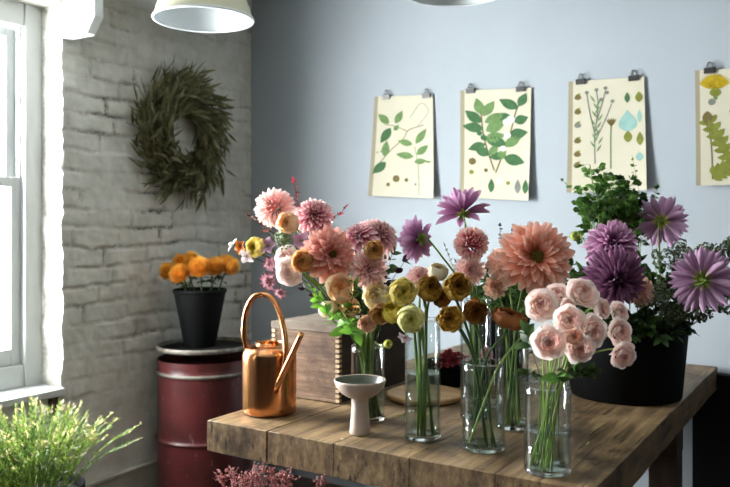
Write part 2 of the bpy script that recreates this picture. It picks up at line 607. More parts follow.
struct(bevel(mb.build('baseboard_left', mat_plain('grubby_baseboard', hx('a4a296'), 0.6, var=0.12), None, False), 0.005), 'painted baseboard along the foot of the brick wall')


def window(name, ya, yb, label):
    """double-hung sash window set in the outer half of the wall"""
    root = bpy.data.objects.new(name, None)
    col.objects.link(root)
    root.location = (-0.17, (ya + yb) / 2, SILL)
    struct(root, label, 'window')
    cw = 0.085
    m = MB()
    for (a0, a1) in ((ya, ya - cw), (yb + cw, yb)):
        m.box((-0.20, a1, SILL), (-0.15, a0, HEAD))
        m.box((-0.15, a1 if a0 == ya else a1 - 0, SILL), (-0.142, a0 - 0.0, HEAD))
    m.box((-0.20, yb + cw, HEAD - 0.105), (-0.15, ya - cw, HEAD))
    m.box((-0.20, yb + cw, SILL), (-0.15, ya - cw, SILL + 0.10))
    # inner bead stepping back from the casing
    for (a0, a1) in ((ya - cw, ya - cw - 0.010), (yb + cw + 0.010, yb + cw)):
        m.box((-0.26, a1, SILL + 0.1), (-0.17, a0, HEAD - 0.105))
    bevel(part(m, 'casing', M_WHITE, root, False), 0.004)
    y0, y1 = ya - cw - 0.010, yb + cw + 0.010
    z0, zm, z1 = SILL + 0.10, 1.635, HEAD - 0.105
    for nm, xo, lo, hi in (('lower_sash', -0.205, z0, zm), ('upper_sash', -0.242, zm - 0.04, z1)):
        s = MB()
        st = 0.042
        s.box((xo, y0 - st, lo), (xo + 0.035, y0, hi))
        s.box((xo, y1, lo), (xo + 0.035, y1 + st, hi))
        s.box((xo, y1 + st, lo), (xo + 0.035, y0 - st, lo + (0.075 if nm == 'lower_sash' else 0.045)))
        s.box((xo, y1 + st, hi - 0.045), (xo + 0.035, y0 - st, hi))
        so = bevel(part(s, nm, M_WHITE, root, False), 0.004)
        g = MB()
        g.box((xo + 0.014, y1 + st - 0.01, lo + 0.04), (xo + 0.018, y0 - st + 0.01, hi - 0.04))
        part(g, 'pane', M_PANE, so, False)
    s = MB()
    s.box((-0.30, yb + 0.002, SILL - 0.035), (0.025, ya + 0.004, SILL))
    sl = bevel(part(s, 'window_sill', M_WHITE, root, False), 0.006)
    s = MB()
    for k in (ya - 0.05, yb + 0.08):
        s.add([(0.001, k - 0.02, SILL - 0.036), (0.022, k - 0.02, SILL - 0.036), (0.001, k - 0.02, SILL - 0.12),
               (0.001, k + 0.02, SILL - 0.036), (0.022, k + 0.02, SILL - 0.036), (0.001, k + 0.02, SILL - 0.12)],
              [(0, 1, 2), (5, 4, 3), (0, 3, 4, 1), (1, 4, 5, 2), (2, 5, 3, 0)])
    part(s, 'sill_bracket', M_LEGWOOD, root, False)
    lt = bpy.data.lights.new('daylight_portal', 'AREA')
    lt.shape = 'RECTANGLE'
    lt.size = HEAD - SILL
    lt.size_y = ya - yb
    lt.cycles.is_portal = True
    lo = bpy.data.objects.new('daylight_portal', lt)
    col.objects.link(lo)
    lo.location = (-0.33, (ya + yb) / 2, (SILL + HEAD) / 2)
    lo.rotation_euler = (0, R(-90), 0)      # shines into the room


window('window_1', WY0, WY1, 'white sash window set deep in the brick wall')
window('window_2', W2[0], W2[1], 'second white sash window further along the brick wall')

# ------------------------------------------------------------------ table
FL, BR, FR_ = on_table(206, 420.5), on_table(718, 367), on_table(593, 494)
FL.z = BR.z = FR_.z = 0
TW, TL = 1.145, 1.77
TX, TY = FL.x, FL.y                     # near corner on the window side
TX1, TY1 = TX + TW, TY + TL
THK = 0.09
table = empty('work_table', (TX + TW / 2, TY + TL / 2, 0), 'heavy weathered plank table carrying the vases of flowers', 'table')
NP = 5
for k in range(NP):
    xa, xb = TX + TW * k / NP + (.003 if k == 1 else .0002), TX + TW * (k + 1) / NP - (.003 if k == 0 else .0002)
    if k == 0:
        xa = TX
    m = MB()
    n_l, prof_n = 60, []
    # cross-section loop of the plank, swept along its length with worn, wavy edges
    def section(y, shrink=0.0):
        w, h = xb - xa, THK
        pts = []
        for (px, pz) in ((0, -h), (0, -h * .6), (0, -h * .25), (0.0, -0.0015), (0.0015, 0), (w * .2, 0), (w * .4, 0), (w * .6, 0), (w * .8, 0), (w - .0015, 0), (w, -0.0015), (w, -h * .25), (w, -h * .6), (w, -h), (w * .6, -h), (w * .3, -h)):
            q = Vector((xa + px, y, TZ + pz))
            e = noise.noise(Vector((q.x * 9, q.y * 7 + k * 5, q.z * 9))) * 0.0016
            q.z += e if pz == 0 else (e * 2 if pz == -h else 0)
            if pz < 0 and px in (0, w):
                q.x += abs(noise.noise(Vector((k * 9 + px, q.y * 5, q.z * 9)))) * 0.003 * (1 if px == 0 else -1)
            if shrink:
                cx, cz = xa + w / 2, TZ - h / 2
                q.z = cz + (q.z - cz) * (1 - shrink)
            pts.append(q)
        return pts
    rows = []
    for i in range(n_l + 1):
        y = TY + TL * i / n_l
        if i == 0:
            rows.append([q + Vector((0, 0.004, 0)) for q in section(y, 0.03)])
        r_ = section(y)
        if i == 0:
            r_ = [Vector((q.x, q.y + 0.006 + 0.006 * noise.noise(Vector((q.x * 14, k, q.z * 20))), q.z)) for q in r_]
        rows.append(r_)
    m.grid(rows, 0, closed=True)
    cap = len(m.v)
    ns = 16
    m.f.append(tuple(range(ns))); m.mi.append(0)
    m.f.append(tuple(reversed(range(cap - ns, cap)))); m.mi.append(0)
    autosmooth(part(m, 'plank', M_TABLE, table), 30)
zb = TZ - THK - 0.002
yl = (at(668, 404, 2.56)).y
m = MB()
m.box((TX + 0.06, yl - 0.05, zb - 0.075), (TX1 - 0.005, yl + 0.05, zb))
part(m, 'cross_rail', M_LEGWOOD, table, False)
for x in (TX1 - 0.096, TX + 0.06):
    m = MB(); m.box((x, yl - 0.045, 0), (x + 0.09, yl + 0.045, zb - 0.075))
    bevel(part(m, 'leg', M_LEGWOOD, table, False), 0.004)
for x in (TX + 0.10, TX1 - 0.2):
    m = MB()
    m.box((x, TY + 0.10, 0.006), (x + 0.045, TY + 0.145, zb - 0.018))
    m.box((x - 0.03, TY + 0.085, 0), (x + 0.075, TY + 0.16, 0.006))
    bevel(part(m, 'leg', M_STEEL, table, False, 'grey steel leg'), 0.003)
    m = MB(); m.box((x - 0.09, TY + 0.05, zb - 0.018), (x + 0.14, TY + 0.20, zb))
    bevel(part(m, 'leg_plate', M_STEEL, table, False), 0.003)


def tpt(u, v):
    p = on_table(u, v)
    p.z = TZ + 0.0018
    return p


# ------------------------------------------------------------------ black board behind the table end
a0 = on_back(692, 400, -.07)
m = MB(); m.box((a0.x, -.065, 0), (a0.x + .62, -.012, .81))
o = m.build('standing_board', M_BLACK, None, False, (a0.x + .31, -.04, 0))
tag(bevel(o, .004), 'tall black board standing against the blue wall past the table end', 'board')

# ------------------------------------------------------------------ wooden box
bc = tpt(339, 404.5)
bx1, by0 = bc.x, bc.y
bw, bd, bh = 0.275, 0.44, 0.25
bx0 = bx1 - bw
root = empty('wooden_box', (bx0 + bw / 2, by0 + bd / 2, TZ + 0.0018), 'old dovetailed wooden box with a greyed lid beside the copper watering can', 'box')
z0 = TZ + 0.0018
m = MB(); m.box((bx0, by0, z0), (bx1 - 0.002, by0 + 0.016, z0 + bh - 0.022)); bevel(part(m, 'front_panel', M_CRATE, root, False), 0.002)
m = MB(); m.box((bx1 - 0.018, by0 + 0.0165, z0), (bx1 - 0.002, by0 + bd, z0 + bh - 0.022)); bevel(part(m, 'side_panel', M_CRATESHADE, root, False), 0.002)
m = MB(); m.box((bx0, by0 + 0.0165, z0), (bx0 + 0.016, by0 + bd, z0 + bh - 0.022)); bevel(part(m, 'side_panel', M_CRATE, root, False), 0.002)
m = MB(); m.box((bx0 + 0.0165, by0 + bd - 0.016, z0), (bx1 - 0.0185, by0 + bd, z0 + bh - 0.022)); bevel(part(m, 'back_panel', M_CRATE, root, False), 0.002)
m = MB(); m.box((bx0 + 0.0165, by0 + 0.0165, z0), (bx1 - 0.0185, by0 + bd - 0.0165, z0 + 0.012)); part(m, 'bottom_panel', M_CRATESHADE, root, False)
m = MB()
rows = []
for i in range(13):
    y = by0 - 0.004 + (bd + 0.008) * i / 12
    rows.append([(bx0 - 0.004 + (bw + 0.008) * j / 8, y, z0 + bh + 0.004 * math.sin(PI * j / 8) + 0.003 * noise.noise(Vector((i, j, 2))))for j in range(9)])
top = [p for r in rows for p in r]
m.grid(rows)
lo = [[(p[0], p[1], z0 + bh - 0.0215) for p in r] for r in rows]
m.grid([list(reversed(r)) for r in lo])
for a_, b2 in ((rows[0], lo[0]), (list(reversed(rows[-1])), list(reversed(lo[-1])))):
    m.grid([b2, a_])
m.grid([[r[0] for r in reversed(lo)], [r[0] for r in reversed(rows)]])
m.grid([[r[-1] for r in lo], [r[-1] for r in rows]])
autosmooth(part(m, 'lid', M_CRATETOP, root), 40)
for ex in (bx1 - 0.012, bx0 - 0.003):
    m = MB()
    nf = 14
    for k in range(nf):
        zc = z0 + 0.008 + (bh - 0.04) * k / (nf - 1)
        m.box((ex, by0 - 0.003, zc - 0.0045), (ex + 0.015, by0 + 0.012, zc + 0.0045))
    part(m, 'dovetail_joint', M_FINGER, root, False)

# ------------------------------------------------------------------ copper watering can
cc_ = tpt(269.5, 412)
cr = 0.083
root = empty('watering_can', cc_, 'shiny copper watering can with a tall hoop handle near the table corner', 'watering can')
m = MB()
H = 0.205
prof = [(0.001, 0.0), (cr * .93, 0.0), (cr * .985, 0.003), (cr, 0.010)]
prof += [(cr, H * k / 8) for k in range(1, 7)]
for k in range(0, 8):
    a = PI / 2 * k / 7
    prof.append((cr - 0.030 + 0.030 * math.cos(a), H - 0.030 + 0.030 * math.sin(a)))
prof += [(0.047, H + 0.001), (0.044, H + 0.004), (0.044, H + 0.010), (0.0415, H + 0.0105), (0.0405, H + 0.004), (0.0405, H - 0.02), (0.04, H - 0.06), (0.001, H - 0.062)]
m.lathe(prof, cc_, 64)
body = part(m, 'body', [M_COPPER, M_DARKIN], root)
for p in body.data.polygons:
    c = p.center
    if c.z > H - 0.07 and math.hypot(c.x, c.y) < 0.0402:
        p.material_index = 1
axZ = (cc_ - CAM).dot(FW)
pts = [at(247, 350, axZ), at(244, 333, axZ), at(246, 312, axZ), at(253, 298, axZ - .01), at(262, 294.5, axZ - .02), at(272, 299, axZ - .035), at(280, 314, axZ - .05), at(285, 336, axZ - .068), at(285, 360, axZ - .082)]
e = at(281, 384, axZ)
endp = cc_ + (RT * (0.42 * cr) - FW * (0.91 * cr)) + UP * (at(281, 384, axZ - .08).z - cc_.z)
pts.append(endp)
m = MB(); m.tube(spline(pts, 7), 0.0085, 14); part(m, 'handle', M_COPPER, root)
s0 = cc_ + (RT * (0.30 * cr) - FW * (0.90 * cr)); s0.z = at(278, 392, axZ - .08).z
s1 = at(302, 333, axZ - 0.135)
m = MB()
d = s1 - s0
ptsS = [s0 + d * (k / 8) for k in range(9)] + [s1, s1 - d * 0.12]
m.tube(ptsS, [0.0105 - 0.0025 * k / 8 for k in range(9)] + [0.0062, 0.005], 14)
sp_ = part(m, 'spout', [M_COPPER, M_DARKIN], root)
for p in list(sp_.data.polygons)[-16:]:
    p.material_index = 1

# ------------------------------------------------------------------ ceramic pedestal bowl, board
pc = tpt(360, 434)
root = empty('pedestal_bowl', pc, 'beige stoneware bowl on a tall stem in front of the bouquet', 'bowl')
m = MB()
m.lathe([(0.001, 0), (0.0275, 0), (0.0295, 0.003), (0.028, 0.02), (0.0255, 0.05), (0.0235, 0.08), (0.024, 0.097), (0.03, 0.103)], pc, 40); part(m, 'foot', M_CERAMIC, root)
m = MB()
m.lathe([(0.024, 0.0985), (0.036, 0.103), (0.052, 0.113), (0.064, 0.127), (0.0705, 0.141), (0.0722, 0.148), (0.0712, 0.1505), (0.069, 0.149)], pc, 48, 0)
m.lathe([(0.069, 0.149), (0.066, 0.139), (0.056, 0.126), (0.04, 0.117), (0.001, 0.1125)], pc, 48, 1)
part(m, 'bowl', [M_CERAMIC, M_CERIN], root)
rb = tpt(425, 399)
m = MB()
m.lathe([(0.001, 0), (0.112, 0), (0.122, 0.004), (0.127, 0.012), (0.127, 0.019), (0.123, 0.022), (0.118, 0.0205), (0.112, 0.017), (0.001, 0.0165)], (0, 0, 0), 56)
o = m.build('serving_board', M_BOARD, None); o.location = rb
tag(autosmooth(o, 40), 'round pale wooden board lying behind the tall vase of yellow ranunculus', 'board')

# ------------------------------------------------------------------ drum
dz = 0.831
dc = on_left(203, 300); dc = at(205, 300, 3.87); dc.z = 0
DR = 0.232
root = empty('storage_drum', dc, 'scuffed maroon drum standing in the corner by the brick wall', 'drum')
m = MB()
pr = [(0.001, 0.002), (DR * .97, 0.0), (DR, 0.012)]
for k in range(1, 27):
    z = 0.012 + (dz - 0.05) * k / 27
    pr.append((DR - 0.002 + (0.006 * math.exp(-((z - 0.70) / 0.008) ** 2)) + 0.006 * math.exp(-((z - 0.38) / 0.008) ** 2), z))
for zr in (0.70, 0.38):
    for dd, rr_ in ((-.012, 0), (-.006, .004), (0, .0065), (.006, .004), (.012, 0)):
        pr.append((DR - 0.002 + rr_, zr + dd))
pr = sorted(pr, key=lambda q: q[1])
m.lathe(pr, dc, 64); part(m, 'body', M_DRUM, root)
m = MB()
m.lathe([(DR - 0.004, dz - 0.024), (DR + 0.004, dz - 0.022), (DR + 0.0055, dz - 0.011), (DR + 0.004, dz - 0.002), (DR, dz), (DR - 0.006, dz - 0.004), (DR - 0.008, dz - 0.02)], dc, 64); part(m, 'rim_band', M_DRUMRIM, root)
for zr in (0.70, 0.38):
    m = MB(); m.lathe([(DR + .0005, zr - .009), (DR + .0065, zr - .003), (DR + .0068, zr + .003), (DR + .0005, zr + .009)], dc, 64)
    part(m, 'hoop', M_DRUMRIM if zr > .5 else M_DRUM, root)
m = MB(); m.lathe([(DR - 0.0085, dz - 0.022), (DR - 0.03, dz - 0.016), (0.001, dz - 0.015)], dc, 64); part(m, 'lid', M_DRUMTOP, root)

# ------------------------------------------------------------------ flowers: bloom shapes (unit radius, facing +Z)
def petal_rows(base, psi, az, L, W, cup, curl, nv=5, nu=2, tipw=0.0, pw=0.7, roll=0.0):
    rows, ts = [], []
    ca, sa = math.cos(az), math.sin(az)
    tx, ty = -sa, ca
    r, z = base
    for i in range(nv):
        t = i / (nv - 1)
        p = psi + curl * t * t
        if i:
            r += math.sin(p) * L / (nv - 1)
            z += math.cos(p) * L / (nv - 1)
        w = W * 0.5 * max(math.sin(PI * (0.10 + 0.84 * t) ** pw), tipw * (t > .6))
        nr, nz = -math.cos(p), math.sin(p)
        row = []
        for j in range(-nu, nu + 1):
            s = j / nu
            k = cup * s * s * w + roll * s * w
            rr = r + nr * k
            row.append((rr * ca + tx * s * w, rr * sa + ty * s * w, z + nz * k))
        rows.append(row)
        ts.append(t)
    return rows, ts


def dahlia(seed, n=80, psi0=5, psi1=100, l0=.35, l1=.95, core=.12, W=.3, cup=.5, curl=.3, q=1.0, eye=.0, jit=6, lp=1.0, gap0=0.0, pw=1.3):
    r = random.Random(seed)
    m = MB()
    ga = PI * (3 - math.sqrt(5))
    for i in range(n):
        f = gap0 + (1 - gap0) * (i / (n - 1))
        psi = R(psi0 + (psi1 - psi0) * f ** q + r.uniform(-jit, jit))
        L = (l0 + (l1 - l0) * f ** lp) * r.uniform(.92, 1.06)
        b = (core * math.sin(psi) + .02, core * math.cos(psi) - .06)
        w = 1.28 * W * (.6 + .4 * f) * r.uniform(.85, 1.1) * (0.6 + 0.4 * L)
        rows, ts = petal_rows(b, psi, i * ga + r.uniform(-.1, .1), L, w, cup * r.uniform(.7, 1.3), curl * r.uniform(.5, 1.4), pw=pw, roll=r.uniform(-.15, .15))
        m.grid(rows, 0, ts, r.random())
    m.ball((0, 0, core * .35), core * .85, 0, .05, .3)
    if eye:
        for i in range(26):
            a = i * ga
            f = math.sqrt(i / 26)
            m.ball((eye * f * math.cos(a), eye * f * math.sin(a), .16 + .10 * (1 - f)), eye * .2, 1, .3 + .6 * r.random(), r.random())
    return m


def cabbage(seed, layers=9, npet=5, r0=.14, open0=12, open1=70, flare=.12, spread=1.25, squash=.9, wav=.03, ph=1.0):
    """ranunculus or rose: cupped shells nested around the middle"""
    r = random.Random(seed)
    m = MB()
    for k in range(layers):
        f = k / (layers - 1)
        rad = r0 + (1 - r0) * f ** ph
        th_top = R(open0 + (open1 - open0) * f ** 1.3)
        th_bot = R(150 - 0 * f)
        n = 3 if k < 2 else npet
        for j in range(n):
            az = 2 * PI * (j + .37 * k) / n + r.uniform(-.12, .12)
            half = PI / n * spread
            rr = r.random()
            top = th_top * r.uniform(.9, 1.12)
            rows, ts = [], []
            NV, NU = 7, 4
            for i in range(NV):
                t = i / (NV - 1)
                th = th_bot + (top - th_bot) * t
                row = []
                for u in range(-NU, NU + 1):
                    s = u / NU
                    edge = 1 - abs(s) ** 3 * .35 * t
                    th2 = th_bot + (top - th_bot) * t * edge
                    q = rad * (1 + .06 * s / spread + .02 * math.sin(7 * s + k)) * (1 + flare * (.4 + f) * max(0, t - .72) / .28 * .6)
                    q += wav * math.sin(5 * s + 9 * rr) * t
                    a = az + half * s * (math.sin(max(.25, min(1, t * 1.35)) * PI / 2))
                    zz = q * squash * math.cos(th2) 
                    row.append((q * math.sin(th2) * math.cos(a), q * math.sin(th2) * math.sin(a), zz))
                rows.append(row)
                ts.append(.15 + .85 * (f * .6 + .4 * t) if k > 1 else .1 + .2 * t)
            m.grid(rows, 0, ts, rr)
    return m


def pincushion(seed, n=230):
    r = random.Random(seed)
    m = MB()
    ga = PI * (3 - math.sqrt(5))
    m.ball((0, 0, .05), .5, 0, .1)
    for i in range(n):
        f = i / n
        th = math.acos(1 - 1.35 * f)
        a = i * ga
        d = Vector((math.sin(th) * math.cos(a), math.sin(th) * math.sin(a), math.cos(th)))
        L = .95 * r.uniform(.85, 1.08)
        side = Vector((-math.sin(a), math.cos(a), 0))
        rows = []
        for t in (0, .35, .7, 1):
            p = d * (.35 + (L - .35) * t) + Vector((0, 0, .16 * t * t)) - d * (.10 * t ** 4)
            w = .055 * (1 - .45 * t)
            rows.append([p - side * w, p + d * w * .3 + Vector((0, 0, w * .4)), p + side * w])
        m.grid(rows, 0, [0, .35, .7, 1], r.random())
    return m


def calyx_mb(big=.34, n=8):
    m = MB()
    for i in range(n):
        a = 2 * PI * i / n
        rows, ts = petal_rows((.03, -.13), R(108 if i % 2 else 92), a, big, big * .42, .3, -.2)
        m.grid(rows, 0, ts, rng.random())
    m.ball((0, 0, -.12), .12, 0, .3, .4)
    return m


def single_bloom(seed, n=6, L=1, W=.7, psi=62, curl=.5, eye=.16, cup=.3):
    r = random.Random(seed)
    m = MB()
    for i in range(n):
        rows, ts = petal_rows((.05, 0), R(psi + r.uniform(-9, 9)), 2 * PI * i / n + r.uniform(-.15, .15), L * r.uniform(.85, 1.05), W, cup, curl)
        m.grid(rows, 0, ts, r.random())
    for i in range(14):
        a, f = i * 2.4, math.sqrt(i / 14)
        m.ball((eye * f * math.cos(a), eye * f * math.sin(a), .12), eye * .28, 1, .5 + .5 * r.random(), r.random())
    return m


def pompon(seed, n=60, rad=.16):
    """scabiosa, astrantia or a head of small florets"""
    r = random.Random(seed)
    m = MB()
    ga = PI * (3 - math.sqrt(5))
    for i in range(n):
        th = math.acos(1 - 1.3 * i / n)
        a = i * ga
        p = Vector((math.sin(th) * math.cos(a), math.sin(th) * math.sin(a), math.cos(th) * .8)) * (.82 + .2 * r.random())
        for k in range(4):
            d = (p.normalized() + Vector((r.uniform(-1, 1), r.uniform(-1, 1), r.uniform(-1, 1))) * .9).normalized()
            m.leaf(p * .86, d, p, rad * 1.6, rad, 0, .3, -.2, r=r.random(), nv=4)
    m.ball((0, 0, 0), .6, 0, .1)
    return m


def orient(o, d, scale, spin=0.0):
    q = Vector(d).to_track_quat('Z', 'Y')
    o.rotation_mode = 'QUATERNION'
    q2 = q @ Matrix.Rotation(spin, 3, 'Z').to_quaternion()
    o.rotation_quaternion = q2
    o.scale = (scale,) * 3


# mesh library for small repeats
LIB = {}


def bloom_obj(key, maker, mats):
    if key not in LIB:
        LIB[key] = maker().build('bloom', mats)
        col.objects.unlink(LIB[key])
    o = LIB[key].copy()
    col.objects.link(o)
    return o


class Vessel:
    def __init__(s, c, r, h, wall=0.004, foot=None):
        s.c, s.r, s.h, s.wall = Vector(c), r, h, wall
        s.foot = r if foot is None else foot
        s.n = 0


def stem_path(ves, p, face, neck=0.05, sag=0.0, low=0.012, r=rng, rimf=None):
    ves.n += 1
    d = Vector((p.x - ves.c.x, p.y - ves.c.y, 0))
    lean = min(1.0, d.length / 0.12)
    dn = d.normalized() if d.length > 1e-4 else Vector((1, 0, 0))
    a = ves.n * 2.4
    k = (ves.r - ves.wall - 0.006)
    kf = (ves.foot - ves.wall - 0.006)
    jit = Vector((math.cos(a), math.sin(a), 0))
    rim = ves.c + (dn * lean * .7 + jit * .3 * (1.3 - lean * .6)) * k * .92 + UP * ves.h
    foot = ves.c + (-dn * lean * .5 + jit * .45) * kf + UP * low
    back = p - Vector(face) * neck
    dist = (back - rim).length
    mid = rim + (back - rim) * .5 + UP * dist * .10 * (1 - abs(sag)) + UP * sag * dist
    pts = spline([foot, rim, mid, back, p - Vector(face) * 0.004], 6)
    return pts


def flower(name, ves, uvZ, rpx, face, mk, mats, label, group, stem_mat=None, stem_r=0.0026, calyx=None, key=None, spin=None, neck=.05, sag=0.0, cat='flower', leafmat=None, nleaf=0):
    u, v, Z = uvZ
    p = at(u, v, Z)
    size = rpx * Z / F
    d = cdir(*face)
    pts = stem_path(ves, p, d, neck, sag)
    root = empty(name, pts[0], label, cat, group)
    m = MB()
    m.tube(pts, stem_r, 7, 0, .5, rng.random())
    part(m, 'stem', stem_mat or M_STEM, root)
    if key:
        o = bloom_obj(key, mk, mats)
    else:
        o = mk().build('bloom', mats)
    o.parent = root
    o.location = p - pts[0]
    orient(o, d, size, rng.random() * 6 if spin is None else spin)
    if calyx:
        c = bloom_obj('calyx' + calyx.name, calyx_mb, calyx)
        c.name = 'calyx'
        c.parent = o
    if nleaf:
        m = MB()
        for k in range(nleaf):
            i = int(len(pts) * (.5 + .42 * k / max(1, nleaf)))
            a = rng.random() * 6
            dd = Vector((math.cos(a), math.sin(a), rng.uniform(-.1, .7)))
            m.leaf(pts[i], dd, UP, rng.uniform(.03, .055), rng.uniform(.016, .026), 0, .25, .5)
        part(m, 'leaves', leafmat or M_LEAFG, root)
    return root


def glass_vase(c, r, h, water, label, ribs=0):
    root = empty('glass_vase', c, label, 'vase', 'clear glass cylinder vases on the table')
    m = MB()
    n = 48
    b = 0.012

    def ring(rad, z):
        return [(c.x + rad * math.cos(2 * PI * k / n), c.y + rad * math.sin(2 * PI * k / n), c.z + z) for k in range(n)]
    rr = [(r, b * .9)] + [(r * (1 + (.006 * math.sin(j * 1.9))), b + (h - b) * j / 10) for j in range(1, 10)] + [(r, h - .002), (r - .0015, h), (r - .003, h - .002), (r - .003, h * .5), (r - .003, b)]
    m.grid([ring(*q) for q in rr], 0, closed=True)
    part(m, 'body', M_GLASS, root)
    m = MB()
    m.grid([ring(r - .0015 + .002 * math.cos(j * PI / 3), h + .0016 + .0016 * math.sin(j * PI / 3)) for j in range(7)], 0, closed=True)
    part(m, 'rim', M_THICK, root)
    m = MB()
    m.grid([ring(*q) for q in ((.0005, 0), (r * .9, 0), (r * .97, .002), (r, .006), (r, b * .88), (r * .95, b), (.0005, b - .003))], 0, closed=True)
    part(m, 'base', M_THICK, root)
    m = MB()
    wr = r - .0036
    m.grid([ring(*q) for q in ((.0005, b + .0015), (wr * .97, b + .0015), (wr, b + .004), (wr, water), (wr - .002, water - .0015), (.0005, water - .0018))], 0, closed=True)
    part(m, 'water', M_WATER, root)
    return Vessel(c, r, h)


def tall_bucket(name, c, rt, rb, h, label, group=None, mat=None, soil=False):
    root = empty(name, c, label, 'bucket', group)
    m = MB()
    m.lathe([(.001, 0), (rb - .003, 0), (rb, .004), (rt, h - .012)], c, 48)
    m.lathe([(rt - .004, h - .012), (rb - .006, .012), (.001, .01)], c, 48)
    part(m, 'body', mat or M_BLACK, root)
    m = MB()
    m.lathe([(rt - .0005, h - .02), (rt + .004, h - .018), (rt + .005, h - .004), (rt + .002, h), (rt - .003, h - .001), (rt - .005, h - .02)], c, 48)
    part(m, 'rim', mat or M_BLACK, root)
    if soil:
        m = MB(); m.lathe([(rt - .008, h - .03), (.001, h - .02)], c, 24); part(m, 'soil', M_SOIL, root)
    return Vessel(c, rt, h, .006, rb)


# ------------------------------------------------------------------ vessels
VA = glass_vase(tpt(368, 420), .050, .218, .115, 'short glass vase behind the beige pedestal bowl, packed with stems')
VB = glass_vase(tpt(422.5, 438.5), .0485, .322, .178, 'tall slim glass vase holding yellow ranunculus')
VC = glass_vase(tpt(483.5, 449), .056, .222, .118, 'glass vase of brown ranunculus with a stem crossing it')
VD = glass_vase(tpt(547.5, 472), .054, .199, .098, 'glass vase of blush spray roses at the table front')
VF = glass_vase(tpt(475.5, 418), .046, .352, .16, 'tallest glass vase behind the brown ranunculus')
VE = glass_vase(tpt(512, 428), .047, .290, .15, 'tall glass vase behind the blush roses and the brown ranunculus')
gb = at(498, 400, 2.95); gb.z = TZ + .0018
VG = tall_bucket('flower_bucket', gb, .115, .088, .262, 'black bucket behind the tall glass vases', 'black flower buckets')
hb = at(449, 400, 2.82); hb.z = TZ + .0018
VH = tall_bucket('flower_pot', hb, .085, .07, .085, 'low black pot of red leaves behind the round board', soil=True)
kb = at(625, 400, 2.66); kb.z = TZ + .0018
VK = tall_bucket('flower_bucket', kb, .205, .183, .252, 'wide black bucket of purple dahlias and greenery at the table end', 'black flower buckets')
pb = at(200, 300, 3.87); pb.z = dz - 0.0145
VP = tall_bucket('flower_bucket', pb,   .128, .078, .285, 'slender black bucket of orange pincushion flowers on the maroon drum', 'black flower buckets')

# ------------------------------------------------------------------ pincushions in the corner
for i, (u, v, dZ, rp, lb) in enumerate([
        (170, 273, .02, 12, 'orange pincushion flower at the outer edge nearest the window'),
        (181, 276, -.07, 13, 'low orange pincushion flower hanging over the bucket front beside the outermost one'),
        (182, 264, .06, 11, 'orange pincushion flower peeking up behind the window-side pair'),
        (192, 263, .05, 12, 'topmost orange pincushion flower above the middle of the bucket'),
        (200, 270, -.06, 14, 'large orange pincushion flower facing out at the middle of the bucket'),
        (214, 269, -.02, 12.5, 'orange pincushion flower between the middle one and the copper handle side'),
        (224, 265, .05, 11, 'orange pincushion flower at the back of the copper handle side'),
        (229, 268, .0, 12, 'outermost orange pincushion flower on the side towards the blue wall')]):
    flower('pincushion_flower', VP, (u, v, 3.87 + dZ), rp, ((u - 200) / 45, .9, .55), lambda i=i: pincushion(i % 3, 300), P['protea'], lb, 'pincushion flowers in the black bucket',
           M_STEMD, .004, key='pin%d' % (i % 3), neck=.06, leafmat=M_LEAFD, nleaf=9)

# ------------------------------------------------------------------ bouquet over the wooden box (short vase)
G1 = 'dahlias over the wooden box'
G2 = 'small flowers over the wooden box'
BALL = dict(n=110, psi0=0, psi1=132, l0=.40, l1=.62, core=.40, W=.30, cup=.9, curl=-.25, q=.62, jit=4)
DEC = dict(n=95, psi0=4, psi1=108, l0=.30, l1=.92, core=.14, W=.36, cup=.55, curl=.25, q=.8)


def D(**k):
    z = dict(DEC); z.update(k)
    return z


def Bk(**k):
    z = dict(BALL); z.update(k)
    return z


flower('dahlia', VA, (273, 207, 2.32), 22.0, (-.35, .25, .9), lambda: dahlia(11, **Bk(W=.27)), P['pale_pink'], 'pale pink ball dahlia highest over the window side of the box', G1, neck=.07)
flower('dahlia', VA, (315, 215, 2.34), 23.1, (.15, .45, .85), lambda: dahlia(12, **D(W=.27, psi1=118, l0=.38, l1=.9, eye=.16)), [P['red_pale'], M_EYER], 'deep rose dahlia with pale petal tips below the red leaf sprig', G1, neck=.08)
flower('dahlia', VA, (331, 254, 2.18), 29.7, (.35, .1, .9), lambda: dahlia(13, **D(n=80, W=.36, eye=.15, l0=.45, psi0=22)), [P['coral_pink'], M_EYE], 'large coral pink dahlia with a green eye, centre of the bouquet', G1, neck=.08)
flower('dahlia', VA, (357, 236, 2.27), 22.0, (-.25, .8, .5), lambda: dahlia(14, **D(W=.24, n=90)), P['mauve_pink'], 'mauve pink dahlia opening upward beside the large coral one', G1, neck=.08)
flower('dahlia', VA, (382, 234, 2.33), 23.1, (.45, .55, .5), lambda: dahlia(15, **D(W=.26, n=95, psi1=120)), P['dusty'], 'shaded dusty pink dahlia nearest the lilac one', G1, neck=.08)
flower('dahlia', VA, (369, 269, 2.17), 22.0, (.1, .1, .95), lambda: dahlia(16, **D(W=.27, n=85, psi1=112)), P['ball_red'], 'streaked red and white dahlia hanging lowest above the cream flowers', G1, neck=.08)
flower('dahlia', VA, (372, 228, 2.42), 17.6, (.2, .8, .3), lambda: dahlia(17, **D(W=.26, n=80)), P['mauve_pink'], 'mauve dahlia half hidden behind the dusty pink one', G1, neck=.08)
flower('rose', VA, (288, 223, 2.24), 11, (-.3, .2, .9), lambda: cabbage(21, 7, 4, open1=55), P['peach_cream'], 'peach cream rose between the pale pink and deep rose dahlias', G2, neck=.05)
flower('rose', VA, (374, 250, 2.16), 10, (.2, .1, .9), lambda: cabbage(22, 6, 4, open1=45), P['tan'], 'small tan rose between the dusty pink and streaked dahlias', G2, neck=.05)
